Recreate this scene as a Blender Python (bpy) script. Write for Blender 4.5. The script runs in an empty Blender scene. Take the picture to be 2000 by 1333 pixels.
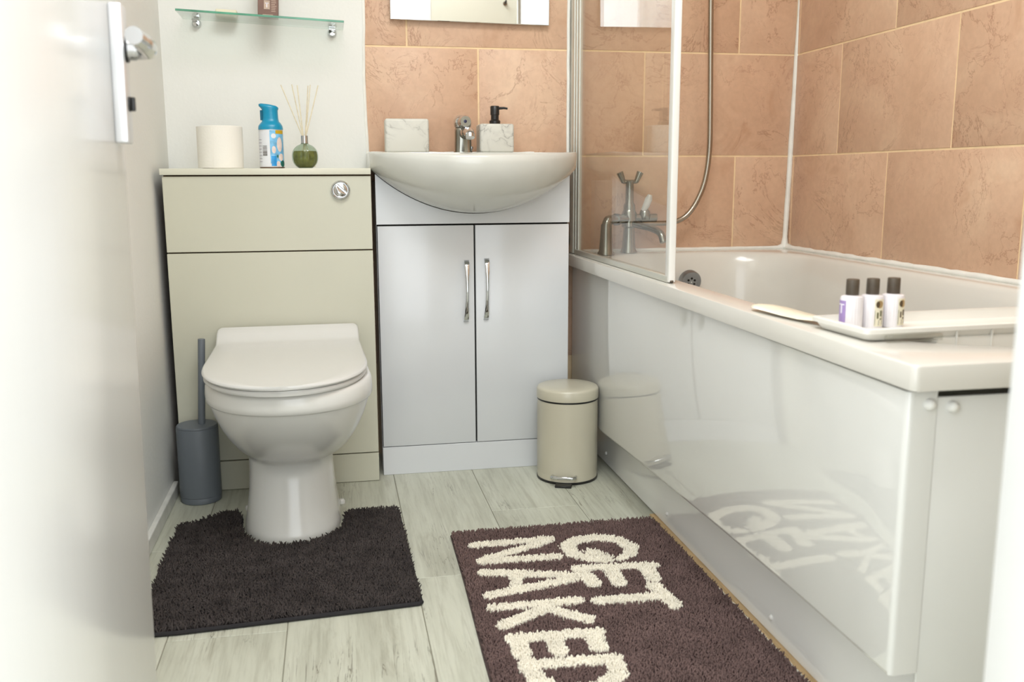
import bpy, bmesh, math, random
import numpy as np
from mathutils import Vector, Matrix, Euler
from math import sin, cos, pi, radians, atan2, sqrt

random.seed(7)
SC = bpy.context.scene
COL = SC.collection

# ------------------------------------------------------------------ camera, world, lights, exposure
cam_d = bpy.data.cameras.new('camera')
cam = bpy.data.objects.new('camera', cam_d)
COL.objects.link(cam)
SC.camera = cam
YAW, PITCH, ROLL = -0.1896, -0.1746, -0.0038
fw = Vector((-sin(YAW) * cos(PITCH), cos(YAW) * cos(PITCH), sin(PITCH)))
rt = Vector((cos(YAW), sin(YAW), 0.0))
upv = rt.cross(fw)
r2 = rt * cos(ROLL) + upv * sin(ROLL)
u2 = upv * cos(ROLL) - rt * sin(ROLL)
M = Matrix((r2, u2, -fw)).transposed().to_4x4()
M.translation = Vector((-0.1106, -2.581, 0.7748))
cam.matrix_world = M
cam_d.sensor_width = 36.0
cam_d.lens = 1819.3 / 2000.0 * 36.0
cam_d.clip_start = 0.02
cam_d.dof.use_dof = True
cam_d.dof.focus_distance = 2.15
cam_d.dof.aperture_fstop = 5.6

w = bpy.data.worlds.new('hall_daylight')
SC.world = w
w.use_nodes = True
w.node_tree.nodes['Background'].inputs['Color'].default_value = (0.91, 0.965, 1.0, 1)
w.node_tree.nodes['Background'].inputs['Strength'].default_value = 1.5


def area_light(name, loc, rot, sx, sy, power, color):
    d = bpy.data.lights.new(name, 'AREA')
    d.shape = 'RECTANGLE'
    d.size, d.size_y = sx, sy
    d.energy = power
    d.color = color
    o = bpy.data.objects.new(name, d)
    o.location = loc
    o.rotation_euler = rot
    COL.objects.link(o)
    return o


area_light('ceiling_lamp', (0.12, -1.62, 2.34), (0, 0, 0), 0.9, 0.7, 23.0, (0.97, 0.985, 1.0))
area_light('hall_fill_light', (-0.05, -3.0, 1.25), (radians(88), 0, 0), 3.4, 2.2, 33.0, (0.95, 0.98, 1.0))  # soft fill light added outside the doorway to brighten the room

SC.view_settings.view_transform = 'Standard'
SC.view_settings.look = 'None'
SC.view_settings.gamma = 1.0
SC.view_settings.use_curve_mapping = False
SC.view_settings.exposure = 0.20


# ------------------------------------------------------------------ helpers
def lin(c):
    return tuple(((v / 255.0) / 12.92 if v / 255.0 <= 0.04045 else ((v / 255.0 + 0.055) / 1.055) ** 2.4) for v in c) + (1.0,)


def new_mat(name):
    m = bpy.data.materials.new(name)
    m.use_nodes = True
    nt = m.node_tree
    return m, nt, nt.nodes['Principled BSDF']


def pmat(name, rgb, rough=0.5, metal=0.0, coat=0.0, spec=0.5, mottling=0.04, scale=6.0, bump=0.0, bscale=60.0, stretch=None):
    """plain surface with a slight procedural mottling and optional fine relief"""
    m, nt, b = new_mat(name)
    N, L = nt.nodes, nt.links
    tc = N.new('ShaderNodeTexCoord')
    src = tc.outputs['Object']
    if stretch:
        mp = N.new('ShaderNodeMapping')
        mp.inputs['Scale'].default_value = stretch
        L.new(src, mp.inputs['Vector'])
        src = mp.outputs['Vector']
    no = N.new('ShaderNodeTexNoise')
    no.inputs['Scale'].default_value = scale
    no.inputs['Detail'].default_value = 4
    L.new(src, no.inputs['Vector'])
    rp = N.new('ShaderNodeValToRGB')
    c = lin(rgb)
    rp.color_ramp.elements[0].color = tuple(max(0, v * (1 - mottling)) for v in c[:3]) + (1,)
    rp.color_ramp.elements[1].color = tuple(min(1, v * (1 + mottling)) for v in c[:3]) + (1,)
    rp.color_ramp.elements[0].position = 0.3
    rp.color_ramp.elements[1].position = 0.7
    L.new(no.outputs['Fac'], rp.inputs['Fac'])
    L.new(rp.outputs['Color'], b.inputs['Base Color'])
    b.inputs['Roughness'].default_value = rough
    b.inputs['Metallic'].default_value = metal
    b.inputs['Coat Weight'].default_value = coat
    b.inputs['Coat Roughness'].default_value = 0.04
    b.inputs['Specular IOR Level'].default_value = spec
    if bump > 0:
        n2 = N.new('ShaderNodeTexNoise')
        n2.inputs['Scale'].default_value = bscale
        n2.inputs['Detail'].default_value = 3
        L.new(src, n2.inputs['Vector'])
        bp = N.new('ShaderNodeBump')
        bp.inputs['Strength'].default_value = bump
        bp.inputs['Distance'].default_value = 0.002
        L.new(n2.outputs['Fac'], bp.inputs['Height'])
        L.new(bp.outputs['Normal'], b.inputs['Normal'])
    return m


def glass_mat(name, tint):
    """clear pane: see-through tinted slightly, mirror reflection by Schlick's law"""
    m, nt, b = new_mat(name)
    N, L = nt.nodes, nt.links
    N.remove(b)
    lw = N.new('ShaderNodeLayerWeight')
    lw.inputs['Blend'].default_value = 0.5
    pw = N.new('ShaderNodeMath'); pw.operation = 'POWER'; pw.inputs[1].default_value = 5.0
    L.new(lw.outputs['Facing'], pw.inputs[0])
    ml = N.new('ShaderNodeMath'); ml.operation = 'MULTIPLY_ADD'
    ml.inputs[1].default_value = 0.96; ml.inputs[2].default_value = 0.04
    L.new(pw.outputs[0], ml.inputs[0])
    tr = N.new('ShaderNodeBsdfTransparent'); tr.inputs['Color'].default_value = tint
    gl = N.new('ShaderNodeBsdfGlossy'); gl.inputs['Roughness'].default_value = 0.015
    mx = N.new('ShaderNodeMixShader')
    L.new(ml.outputs[0], mx.inputs['Fac'])
    L.new(tr.outputs[0], mx.inputs[1]); L.new(gl.outputs[0], mx.inputs[2])
    L.new(mx.outputs[0], N['Material Output'].inputs['Surface'])
    return m


def tile_mat(name):
    m, nt, b = new_mat(name)
    N, L = nt.nodes, nt.links
    tc = N.new('ShaderNodeTexCoord'); oi = N.new('ShaderNodeObjectInfo')
    sc = N.new('ShaderNodeVectorMath'); sc.operation = 'SCALE'
    cb = N.new('ShaderNodeCombineXYZ')
    L.new(oi.outputs['Random'], cb.inputs[0]); L.new(oi.outputs['Random'], cb.inputs[1]); L.new(oi.outputs['Random'], cb.inputs[2])
    L.new(cb.outputs[0], sc.inputs[0]); sc.inputs['Scale'].default_value = 37.0
    ad = N.new('ShaderNodeVectorMath'); ad.operation = 'ADD'
    L.new(tc.outputs['Object'], ad.inputs[0]); L.new(sc.outputs[0], ad.inputs[1])
    V = ad.outputs[0]

    def noise(scale, detail, dist=0.0, rough=0.55):
        n = N.new('ShaderNodeTexNoise')
        n.inputs['Scale'].default_value = scale; n.inputs['Detail'].default_value = detail
        n.inputs['Distortion'].default_value = dist; n.inputs['Roughness'].default_value = rough
        L.new(V, n.inputs['Vector']); return n.outputs['Fac']

    def ramp(fac, stops):
        r = N.new('ShaderNodeValToRGB')
        el = r.color_ramp.elements
        while len(el) < len(stops): el.new(0.5)
        for e, (p, c) in zip(el, stops):
            e.position = p; e.color = c
        L.new(fac, r.inputs['Fac']); return r.outputs['Color']

    def mix(fac, a, c, mode='MIX'):
        x = N.new('ShaderNodeMix'); x.data_type = 'RGBA'; x.blend_type = mode
        for s, v in ((x.inputs[0], fac), (x.inputs[6], a), (x.inputs[7], c)):
            if hasattr(v, 'links'): L.new(v, s)
            else: s.default_value = v
        return x.outputs[2]
    base = ramp(noise(5.5, 5, 0.6), [(0.28, lin((204, 166, 138))), (0.5, lin((214, 177, 149))), (0.74, lin((224, 192, 163)))])
    fine = ramp(noise(70, 4), [(0.3, (0.94, 0.93, 0.92, 1)), (0.7, (1.03, 1.03, 1.02, 1))])
    col = mix(1.0, base, fine, 'MULTIPLY')
    # thin branching veins: the zero line of distorted noises
    g = (1, 1, 1, 1); k = (0, 0, 0, 1)
    v1 = ramp(noise(4.6, 7, 0.9, 0.66), [(0.490, k), (0.4985, g), (0.5025, g), (0.512, k)])
    v2 = ramp(noise(9.0, 6, 0.7, 0.66), [(0.488, k), (0.4975, g), (0.5025, g), (0.512, k)])
    msk = ramp(noise(4.0, 2), [(0.42, k), (0.56, g)])
    msk2 = ramp(noise(5.2, 2, 0.3), [(0.47, k), (0.6, g)])
    m1 = mix(1.0, v1, msk, 'MULTIPLY'); m2 = mix(1.0, v2, msk2, 'MULTIPLY')
    f1 = N.new('ShaderNodeMath'); f1.operation = 'MULTIPLY'; f1.inputs[1].default_value = 0.42; L.new(m1, f1.inputs[0])
    f2 = N.new('ShaderNodeMath'); f2.operation = 'MULTIPLY'; f2.inputs[1].default_value = 0.30; L.new(m2, f2.inputs[0])
    col = mix(f1.outputs[0], col, lin((140, 88, 62)))
    col = mix(f2.outputs[0], col, lin((150, 88, 72)))
    blotch = ramp(noise(9.0, 3, 0.8), [(0.60, k), (0.74, (0.35, 0.35, 0.35, 1))])
    col = mix(blotch, col, lin((176, 124, 90)))
    L.new(col, b.inputs['Base Color'])
    b.inputs['Roughness'].default_value = 0.42
    bp = N.new('ShaderNodeBump'); bp.inputs['Strength'].default_value = 0.12; bp.inputs['Distance'].default_value = 0.002
    L.new(noise(28, 5), bp.inputs['Height']); L.new(bp.outputs['Normal'], b.inputs['Normal'])
    return m


def plank_mat(name):
    m, nt, b = new_mat(name)
    N, L = nt.nodes, nt.links
    tc = N.new('ShaderNodeTexCoord'); oi = N.new('ShaderNodeObjectInfo')
    cb = N.new('ShaderNodeCombineXYZ')
    for i in range(3): L.new(oi.outputs['Random'], cb.inputs[i])
    sc = N.new('ShaderNodeVectorMath'); sc.operation = 'SCALE'; sc.inputs['Scale'].default_value = 53.0
    L.new(cb.outputs[0], sc.inputs[0])
    ad = N.new('ShaderNodeVectorMath'); ad.operation = 'ADD'
    L.new(tc.outputs['Object'], ad.inputs[0]); L.new(sc.outputs[0], ad.inputs[1])

    def noise(scl, scale, detail, dist=0.0, rough=0.6):
        mp = N.new('ShaderNodeMapping'); mp.inputs['Scale'].default_value = scl
        L.new(ad.outputs[0], mp.inputs['Vector'])
        n = N.new('ShaderNodeTexNoise'); n.inputs['Scale'].default_value = scale; n.inputs['Detail'].default_value = detail
        n.inputs['Distortion'].default_value = dist; n.inputs['Roughness'].default_value = rough
        L.new(mp.outputs[0], n.inputs['Vector']); return n.outputs['Fac']

    def ramp(fac, stops):
        r = N.new('ShaderNodeValToRGB'); el = r.color_ramp.elements
        while len(el) < len(stops): el.new(0.5)
        for e, (p, c) in zip(el, stops): e.position = p; e.color = c
        L.new(fac, r.inputs['Fac']); return r.outputs['Color']

    def mix(fac, a, c, mode='MIX'):
        x = N.new('ShaderNodeMix'); x.data_type = 'RGBA'; x.blend_type = mode
        for s, v in ((x.inputs[0], fac), (x.inputs[6], a), (x.inputs[7], c)):
            if hasattr(v, 'links'): L.new(v, s)
            else: s.default_value = v
        return x.outputs[2]
    k = (0, 0, 0, 1); g = (1, 1, 1, 1)
    base = ramp(noise((9, 1.2, 1), 1.6, 5, 0.4), [(0.3, lin((174, 174, 158))), (0.5, lin((192, 193, 177))), (0.7, lin((204, 205, 190)))])
    grain = ramp(noise((85, 4.0, 1), 1.3, 6, 0.3, 0.7), [(0.34, (0.83, 0.82, 0.80, 1)), (0.52, (1, 1, 1, 1)), (0.7, (1.03, 1.03, 1.02, 1))])
    col = mix(1.0, base, grain, 'MULTIPLY')
    crack = ramp(noise((48, 2.2, 1), 1.1, 5, 0.9, 0.6), [(0.485, k), (0.497, g), (0.501, g), (0.512, k)])
    cm = ramp(noise((5, 2.5, 1), 1.2, 2), [(0.52, k), (0.66, g)])
    cc = mix(1.0, crack, cm, 'MULTIPLY')
    f = N.new('ShaderNodeMath'); f.operation = 'MULTIPLY'; f.inputs[1].default_value = 0.8; L.new(cc, f.inputs[0])
    col = mix(f.outputs[0], col, lin((104, 98, 84)))
    worn = ramp(noise((16, 2.5, 1), 1.4, 6, 0.5, 0.7), [(0.56, k), (0.72, (0.55, 0.55, 0.55, 1))])
    col = mix(worn, col, lin((150, 146, 128)))
    L.new(col, b.inputs['Base Color'])
    b.inputs['Roughness'].default_value = 0.42
    bp = N.new('ShaderNodeBump'); bp.inputs['Strength'].default_value = 0.15; bp.inputs['Distance'].default_value = 0.001
    L.new(noise((85, 4.0, 1), 1.3, 6, 0.3, 0.7), bp.inputs['Height']); L.new(bp.outputs['Normal'], b.inputs['Normal'])
    return m


def marble_mat(name):
    m, nt, b = new_mat(name)
    N, L = nt.nodes, nt.links
    tc = N.new('ShaderNodeTexCoord'); oi = N.new('ShaderNodeObjectInfo')
    cb = N.new('ShaderNodeCombineXYZ')
    for i in range(3): L.new(oi.outputs['Random'], cb.inputs[i])
    sc = N.new('ShaderNodeVectorMath'); sc.operation = 'SCALE'; sc.inputs['Scale'].default_value = 9.0
    L.new(cb.outputs[0], sc.inputs[0])
    ad = N.new('ShaderNodeVectorMath'); ad.operation = 'ADD'
    L.new(tc.outputs['Object'], ad.inputs[0]); L.new(sc.outputs[0], ad.inputs[1])
    n = N.new('ShaderNodeTexNoise'); n.inputs['Scale'].default_value = 17; n.inputs['Detail'].default_value = 6
    n.inputs['Distortion'].default_value = 1.3
    L.new(ad.outputs[0], n.inputs['Vector'])
    r = N.new('ShaderNodeValToRGB'); el = r.color_ramp.elements
    c0 = lin((214, 213, 203))
    st = [(0.40, c0), (0.485, lin((200, 199, 190))), (0.5, lin((148, 146, 138))), (0.515, lin((202, 201, 192))), (0.62, c0)]
    while len(el) < len(st): el.new(0.5)
    for e, (p, c) in zip(el, st): e.position = p; e.color = c
    L.new(n.outputs['Fac'], r.inputs['Fac'])
    n2 = N.new('ShaderNodeTexNoise'); n2.inputs['Scale'].default_value = 14; n2.inputs['Detail'].default_value = 2
    L.new(ad.outputs[0], n2.inputs['Vector'])
    r2_ = N.new('ShaderNodeValToRGB'); r2_.color_ramp.elements[0].position = 0.42; r2_.color_ramp.elements[1].position = 0.6
    L.new(n2.outputs['Fac'], r2_.inputs['Fac'])
    x = N.new('ShaderNodeMix'); x.data_type = 'RGBA'
    L.new(r2_.outputs['Color'], x.inputs[0]); x.inputs[6].default_value = c0; L.new(r.outputs['Color'], x.inputs[7])
    L.new(x.outputs[2], b.inputs['Base Color'])
    b.inputs['Roughness'].default_value = 0.4
    return m


# --- mesh makers: every function returns a bmesh
def bm_box(x0, x1, y0, y1, z0, z1, bev=0.0, seg=2):
    bm = bmesh.new()
    bmesh.ops.create_cube(bm, size=1.0)
    bmesh.ops.scale(bm, vec=(x1 - x0, y1 - y0, z1 - z0), verts=bm.verts)
    bmesh.ops.translate(bm, vec=((x0 + x1) / 2, (y0 + y1) / 2, (z0 + z1) / 2), verts=bm.verts)
    if bev > 0:
        bmesh.ops.bevel(bm, geom=bm.edges[:], offset=bev, segments=seg, affect='EDGES', profile=0.5)
    return bm


def bm_loft(rings, cap=True, closed=True):
    """rings: lists of equal numbers of points, joined in order"""
    bm = bmesh.new()
    rows = [[bm.verts.new(p) for p in r] for r in rings]
    n = len(rows[0])
    for a, b in zip(rows, rows[1:]):
        for i in range(n if closed else n - 1):
            j = (i + 1) % n
            try: bm.faces.new((a[i], a[j], b[j], b[i]))
            except ValueError: pass
    if cap:
        try: bm.faces.new(list(reversed(rows[0])))
        except ValueError: pass
        try: bm.faces.new(rows[-1])
        except ValueError: pass
    bmesh.ops.recalc_face_normals(bm, faces=bm.faces[:])
    return bm


def bm_lathe(prof, n=48, c=(0, 0, 0), axis='z', cap=True):
    rings = []
    for r, z in prof:
        ring = []
        for i in range(n):
            a = 2 * pi * i / n
            p = (r * cos(a), r * sin(a), z)
            if axis == 'y': p = (p[0], z, p[1])
            if axis == 'x': p = (z, p[0], p[1])
            ring.append((c[0] + p[0], c[1] + p[1], c[2] + p[2]))
        rings.append(ring)
    return bm_loft(rings, cap)


def bm_tube(pts, rad, n=12, cap=True):
    pts = [Vector(p) for p in pts]
    rads = rad if isinstance(rad, (list, tuple)) else [rad] * len(pts)
    T = []
    for i in range(len(pts)):
        a = pts[max(i - 1, 0)]; b = pts[min(i + 1, len(pts) - 1)]
        T.append((b - a).normalized())
    ref = Vector((0, 0, 1)) if abs(T[0].z) < 0.9 else Vector((1, 0, 0))
    nx = T[0].cross(ref).normalized()
    rings = []
    for i, p in enumerate(pts):
        nx = (nx - T[i] * nx.dot(T[i])).normalized()
        ny = T[i].cross(nx)
        rings.append([tuple(p + (nx * cos(2 * pi * k / n) + ny * sin(2 * pi * k / n)) * rads[i]) for k in range(n)])
    return bm_loft(rings, cap)


def smooth_path(pts, per=8):
    """Catmull-Rom through the points"""
    P = [Vector(p) for p in pts]
    P = [P[0] * 2 - P[1]] + P + [P[-1] * 2 - P[-2]]
    out = []
    for i in range(1, len(P) - 2):
        for k in range(per):
            t = k / per
            a, b, c, d = P[i - 1], P[i], P[i + 1], P[i + 2]
            out.append(0.5 * ((2 * b) + (c - a) * t + (2 * a - 5 * b + 4 * c - d) * t * t + (3 * b - a - 3 * c + d) * t ** 3))
    out.append(P[-2])
    return out


def bm_prism(poly, z0, z1, bev=0.0, seg=2):
    bm = bmesh.new()
    lo = [bm.verts.new((x, y, z0)) for x, y in poly]
    hi = [bm.verts.new((x, y, z1)) for x, y in poly]
    bm.faces.new(list(reversed(lo))); bm.faces.new(hi)
    n = len(poly)
    for i in range(n):
        bm.faces.new((lo[i], lo[(i + 1) % n], hi[(i + 1) % n], hi[i]))
    bmesh.ops.recalc_face_normals(bm, faces=bm.faces[:])
    if bev > 0:
        ed = [e for e in bm.edges if abs(e.verts[0].co.z - e.verts[1].co.z) < 1e-7]
        bmesh.ops.bevel(bm, geom=ed, offset=bev, segments=seg, affect='EDGES', profile=0.5)
    return bm


def join(*bms):
    out = bmesh.new()
    for b in bms:
        me = bpy.data.meshes.new('tmp')
        b.to_mesh(me); b.free()
        out.from_mesh(me)
        bpy.data.meshes.remove(me)
    return out


def obj(name, bm, mat, parent=None, smooth=True, angle=40, label=None, kind=None):
    me = bpy.data.meshes.new(name)
    bm.to_mesh(me); bm.free()
    me.materials.append(mat)
    if smooth:
        me.polygons.foreach_set('use_smooth', [True] * len(me.polygons))
        me.set_sharp_from_angle(angle=radians(angle))
    o = bpy.data.objects.new(name, me)
    COL.objects.link(o)
    if parent is not None:
        o.parent = parent
        # parts are modelled in world coordinates; keep them there
        o.matrix_parent_inverse = world_of(parent).inverted()
    if label: o['label'] = label
    if kind: o['kind'] = kind
    return o


def world_of(o):
    m = Matrix.LocRotScale(o.location, o.rotation_euler, o.scale)
    return world_of(o.parent) @ o.matrix_parent_inverse @ m if o.parent else m


def thing(name, label, cat, loc=(0, 0, 0), group=None):
    o = bpy.data.objects.new(name, None)
    o.empty_display_size = 0.05
    o.location = loc
    COL.objects.link(o)
    o['label'] = label; o['category'] = cat
    if group: o['group'] = group
    return o


def tag(o, label, cat, group=None):
    o['label'] = label; o['category'] = cat
    if group: o['group'] = group
    return o


def struct(name, bm, m, label, parent=None, smooth=False):
    o = obj(name, bm, m, parent, smooth=smooth, label=label)
    if parent is None: o['kind'] = 'structure'
    return o


def rotate_bm(bm, ang, centre, axis):
    bmesh.ops.rotate(bm, cent=centre, matrix=Matrix.Rotation(ang, 3, axis), verts=bm.verts)
    return bm


# ------------------------------------------------------------------ materials
M_wall = pmat('white_emulsion', (231, 231, 226), 0.75, mottling=0.02, scale=3, bump=0.25, bscale=90)
M_wall_front = pmat('cream_emulsion', (222, 221, 207), 0.75, mottling=0.02, scale=3)
M_ceil = pmat('ceiling_white', (238, 238, 234), 0.8, mottling=0.01)
M_grout = pmat('cream_grout', (240, 212, 170), 0.8, mottling=0.08, scale=30)
M_tile = tile_mat('marbled_terracotta_tile')
M_plank = plank_mat('limed_wood_plank')
M_seam = pmat('floor_seam', (134, 131, 116), 0.8)
M_gloss_paint = pmat('white_gloss_paint', (234, 235, 233), 0.22, coat=0.0, mottling=0.01, bump=0.05, bscale=5, stretch=(45, 45, 1.2))
M_trim = pmat('white_trim_paint', (232, 232, 230), 0.3, mottling=0.02)
M_skirt = pmat('scuffed_skirting_paint', (216, 215, 208), 0.4, mottling=0.1, scale=25)
M_sil = pmat('white_silicone', (238, 237, 230), 0.35, mottling=0.05, scale=30)
M_cream = pmat('cream_gloss_board', (199, 197, 179), 0.34, mottling=0.015)
M_cream_top = pmat('cream_worktop', (214, 212, 195), 0.35, mottling=0.02)
M_chip = pmat('raw_brown_board', (92, 62, 36), 0.8, mottling=0.3, scale=40)
M_white_board = pmat('white_gloss_board', (214, 216, 218), 0.2, mottling=0.008, coat=0.15)
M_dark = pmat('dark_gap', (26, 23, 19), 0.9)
M_ceramic = pmat('white_ceramic', (222, 221, 216), 0.2, mottling=0.012, coat=0.3)
M_basin = pmat('basin_ceramic', (212, 212, 205), 0.12, mottling=0.03, scale=8, coat=0.2)
M_seat = pmat('seat_plastic', (212, 211, 207), 0.22, mottling=0.01)
M_chrome = pmat('chrome', (205, 207, 208), 0.07, metal=1.0, mottling=0.01)
M_tap = pmat('dark_tap_chrome', (150, 150, 142), 0.16, metal=1.0, mottling=0.05)  # darker, slightly rougher chrome for both taps
M_steel = pmat('brushed_steel', (168, 160, 148), 0.22, metal=1.0, mottling=0.04)
M_acrylic = pmat('bath_acrylic', (222, 219, 211), 0.16, mottling=0.015, coat=0.2)
M_panel = pmat('bath_panel_gloss', (229, 229, 225), 0.045, mottling=0.008, coat=0.6, bump=0.012, bscale=3.0)
M_kick = pmat('kick_board_gloss', (243, 243, 240), 0.10, coat=0.3, mottling=0.006)
M_alu = pmat('screen_frame_silver', (205, 205, 195), 0.28, metal=0.35, mottling=0.03)
M_screen_white = pmat('screen_frame_white', (234, 233, 228), 0.3, mottling=0.02)
M_glass = glass_mat('screen_glass', (0.985, 0.99, 0.975, 1))
M_shelf_glass = glass_mat('shelf_glass', (0.93, 0.97, 0.95, 1))
M_glass_edge = pmat('green_glass_edge', (96, 158, 132), 0.1, mottling=0.35, scale=14)
M_mirror = pmat('mirror_silver', (238, 240, 238), 0.012, metal=1.0, mottling=0.0)
M_grey_plastic = pmat('slate_grey_plastic', (104, 110, 116), 0.45, mottling=0.02)
M_bin = pmat('bin_cream_enamel', (196, 190, 170), 0.3, mottling=0.02, coat=0.2)
M_black = pmat('black_plastic', (24, 23, 22), 0.35, mottling=0.1)
M_marble = marble_mat('white_marble_resin')
M_paper = pmat('tissue_paper', (238, 234, 224), 0.9, mottling=0.02, bump=0.3, bscale=150)
M_teal = pmat('teal_plastic', (0, 140, 178), 0.3, mottling=0.04)
M_can = pmat('can_print_white', (226, 228, 232), 0.3, mottling=0.03, scale=50)
M_can_blue = pmat('can_print_sky_blue', (120, 186, 226), 0.3, mottling=0.3, scale=60)
M_can_deep = pmat('can_print_deep_blue', (30, 140, 204), 0.3, mottling=0.2, scale=60)
M_can_yellow = pmat('can_print_mustard', (196, 160, 24), 0.35)
M_can_green = pmat('can_print_leaf', (36, 104, 92), 0.35, mottling=0.3, scale=80)
M_can_pink = pmat('can_print_petal', (226, 208, 200), 0.35, mottling=0.1, scale=80)
M_print_grey = pmat('print_grey', (120, 116, 112), 0.5)
M_reed = pmat('reed_rattan', (224, 214, 188), 0.8, mottling=0.1, scale=90)
M_wood = pmat('bare_pine', (200, 170, 126), 0.6, mottling=0.2, scale=12, stretch=(30, 1.5, 30))
M_caddy = pmat('caddy_white_plastic', (232, 230, 222), 0.28, mottling=0.02)
M_caddy_old = pmat('caddy_yellowed_plastic', (230, 224, 202), 0.3, mottling=0.1, scale=20)
M_caddy_clear = glass_mat('caddy_clear_plastic', (0.90, 0.90, 0.88, 1))
M_bottle = pmat('bottle_pearl_white', (232, 228, 230), 0.3, mottling=0.04, scale=50)
M_cap = pmat('bottle_cap_brown', (74, 64, 52), 0.5, mottling=0.2, scale=70)
M_lilac = pmat('label_lilac', (166, 142, 196), 0.5, mottling=0.06)
M_label = pmat('label_cream', (230, 224, 200), 0.5, mottling=0.05)
M_gold = pmat('label_gold', (168, 140, 92), 0.4, mottling=0.3, scale=200)
M_ink = pmat('label_ink', (78, 62, 40), 0.5)
M_ink_green = pmat('label_green_ink', (84, 84, 40), 0.5)
M_white_ink = pmat('label_white_ink', (238, 234, 242), 0.5)
M_box = pmat('brown_carton', (122, 92, 80), 0.5, mottling=0.08, scale=30)
M_box_print = pmat('carton_print_beige', (190, 168, 150), 0.5, mottling=0.1, scale=60)
M_soap = pmat('cream_soap', (228, 222, 196), 0.5)
M_mat_dark = pmat('charcoal_pile', (70, 64, 62), 0.95, spec=0.15, mottling=0.25, scale=30)
M_mat_plum = pmat('plum_brown_pile', (112, 92, 88), 0.95, spec=0.15, mottling=0.18, scale=22)
M_mat_cream = pmat('cream_pile', (236, 229, 212), 0.95, spec=0.15, mottling=0.08, scale=40)
M_weave_dark = pmat('charcoal_backing', (38, 36, 38), 0.95)
M_weave_plum = pmat('plum_backing', (70, 56, 54), 0.95)


def tint_glass(name, col, rough, ior=1.45):
    m, nt, b = new_mat(name)
    b.inputs['Base Color'].default_value = lin(col)
    b.inputs['Transmission Weight'].default_value = 1.0
    b.inputs['Roughness'].default_value = rough
    b.inputs['IOR'].default_value = ior
    n = nt.nodes.new('ShaderNodeTexNoise'); n.inputs['Scale'].default_value = 90
    bp = nt.nodes.new('ShaderNodeBump'); bp.inputs['Strength'].default_value = 0.25; bp.inputs['Distance'].default_value = 0.001
    nt.links.new(n.outputs['Fac'], bp.inputs['Height']); nt.links.new(bp.outputs['Normal'], b.inputs['Normal'])
    return m


M_globe = glass_mat('ribbed_green_glass', (0.70, 0.78, 0.70, 1))
M_liquid = pmat('olive_reed_oil', (132, 126, 66), 0.15, mottling=0.35, scale=70)

# ------------------------------------------------------------------ room shell
XL, XR, YF, H = -0.5196, 1.22, -2.03, 2.36
Z1, ROW, TW = 1.117, 0.2855, 0.4715

floor = struct('floor', bm_box(-0.62, 1.34, -4.3, 0.10, -0.06, -0.0012), M_seam, 'pale limed wood plank floor')
# planks run from the doorway to the back wall
PW = [(-0.620, -0.412), (-0.412, -0.212), (-0.212, 0.026), (0.026, 0.235), (0.235, 0.445), (0.445, 0.62), (0.62, 0.83), (0.83, 1.04), (1.04, 1.34)]
JOINTS = [(-0.62,), (-1.03,), (-1.52,), (-0.86, ), (-0.52,), (-1.18,), (-0.9,), (-1.4,), (-0.7,)]
for (a, b), js in zip(PW, JOINTS):
    ys = [0.10] + [js[0], js[0] - 1.22, js[0] - 2.44]
    ys = [y for y in ys if y > -4.3] + [-4.3]
    for y1, y0 in zip(ys, ys[1:]):
        cx, cy = (a + b) / 2, (y0 + y1) / 2
        bm = bm_box(a - cx + 0.0008, b - cx - 0.0008, y0 - cy + 0.0006, y1 - cy - 0.0006, -0.004, 0.0, 0.0007, 1)
        o = obj('plank', bm, M_plank, None, smooth=False)
        o.location = (cx, cy, 0)
        o.parent = floor
struct('ceiling', bm_box(-0.62, 1.34, -2.13, 0.10, H, H + 0.08), M_ceil, 'plain white ceiling')
wall_back = struct('wall_back', bm_box(-0.62, 1.34, 0.0014, 0.10, 0, H), M_grout, 'back wall, white behind the toilet and tiled behind basin and bath')
plaster = obj('plaster', bm_box(-0.60, -0.0115, 0.0, 0.006, 0, H), M_wall, wall_back, smooth=False, label='white painted plaster behind the toilet')
wall_right = struct('wall_right', bm_box(1.2214, 1.34, YF - 0.1, 0.10, 0, H), M_grout, 'right wall tiled above the bath')
struct('wall_left', bm_box(-0.62, XL, -2.13, 0.001, 0, H), M_wall, 'left white painted wall beside the toilet')
wf = join(bm_box(-0.62, -0.362, YF - 0.1, YF, 0, H), bm_box(0.385, 1.34, YF - 0.1, YF, 0, H), bm_box(-0.362, 0.385, YF - 0.1, YF, 2.03, H))
struct('wall_front', wf, M_wall_front, 'cream wall around the doorway')


def tiles(wall, axis, rows, lo, hi):
    for k, (z0, z1, phase) in enumerate(rows):
        n0 = math.floor((lo - phase) / TW) - 1
        for n in range(n0, n0 + 14):
            a, b = max(lo, phase + n * TW), min(hi, phase + (n + 1) * TW)
            if b - a < 0.004: continue
            g = 0.0023
            za, zb = max(z0, 0.0), min(z1, H)
            c = ((a + b) / 2, (za + zb) / 2)
            hw, hh = (b - a) / 2 - g, (zb - za) / 2 - g
            d = random.uniform(-0.0003, 0.0003)
            if axis == 'x':
                bm = bm_box(-hw, hw, d, 0.006, -hh, hh, 0.0010, 2); loc = (c[0], 0, c[1])
            else:
                bm = bm_box(d, 0.006, -hw, hw, -hh, hh, 0.0012, 2); loc = (XR, c[0], c[1])
            o = obj('tile', bm, M_tile, None, smooth=True, angle=30)
            o.location = loc
            o.parent = wall


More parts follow.
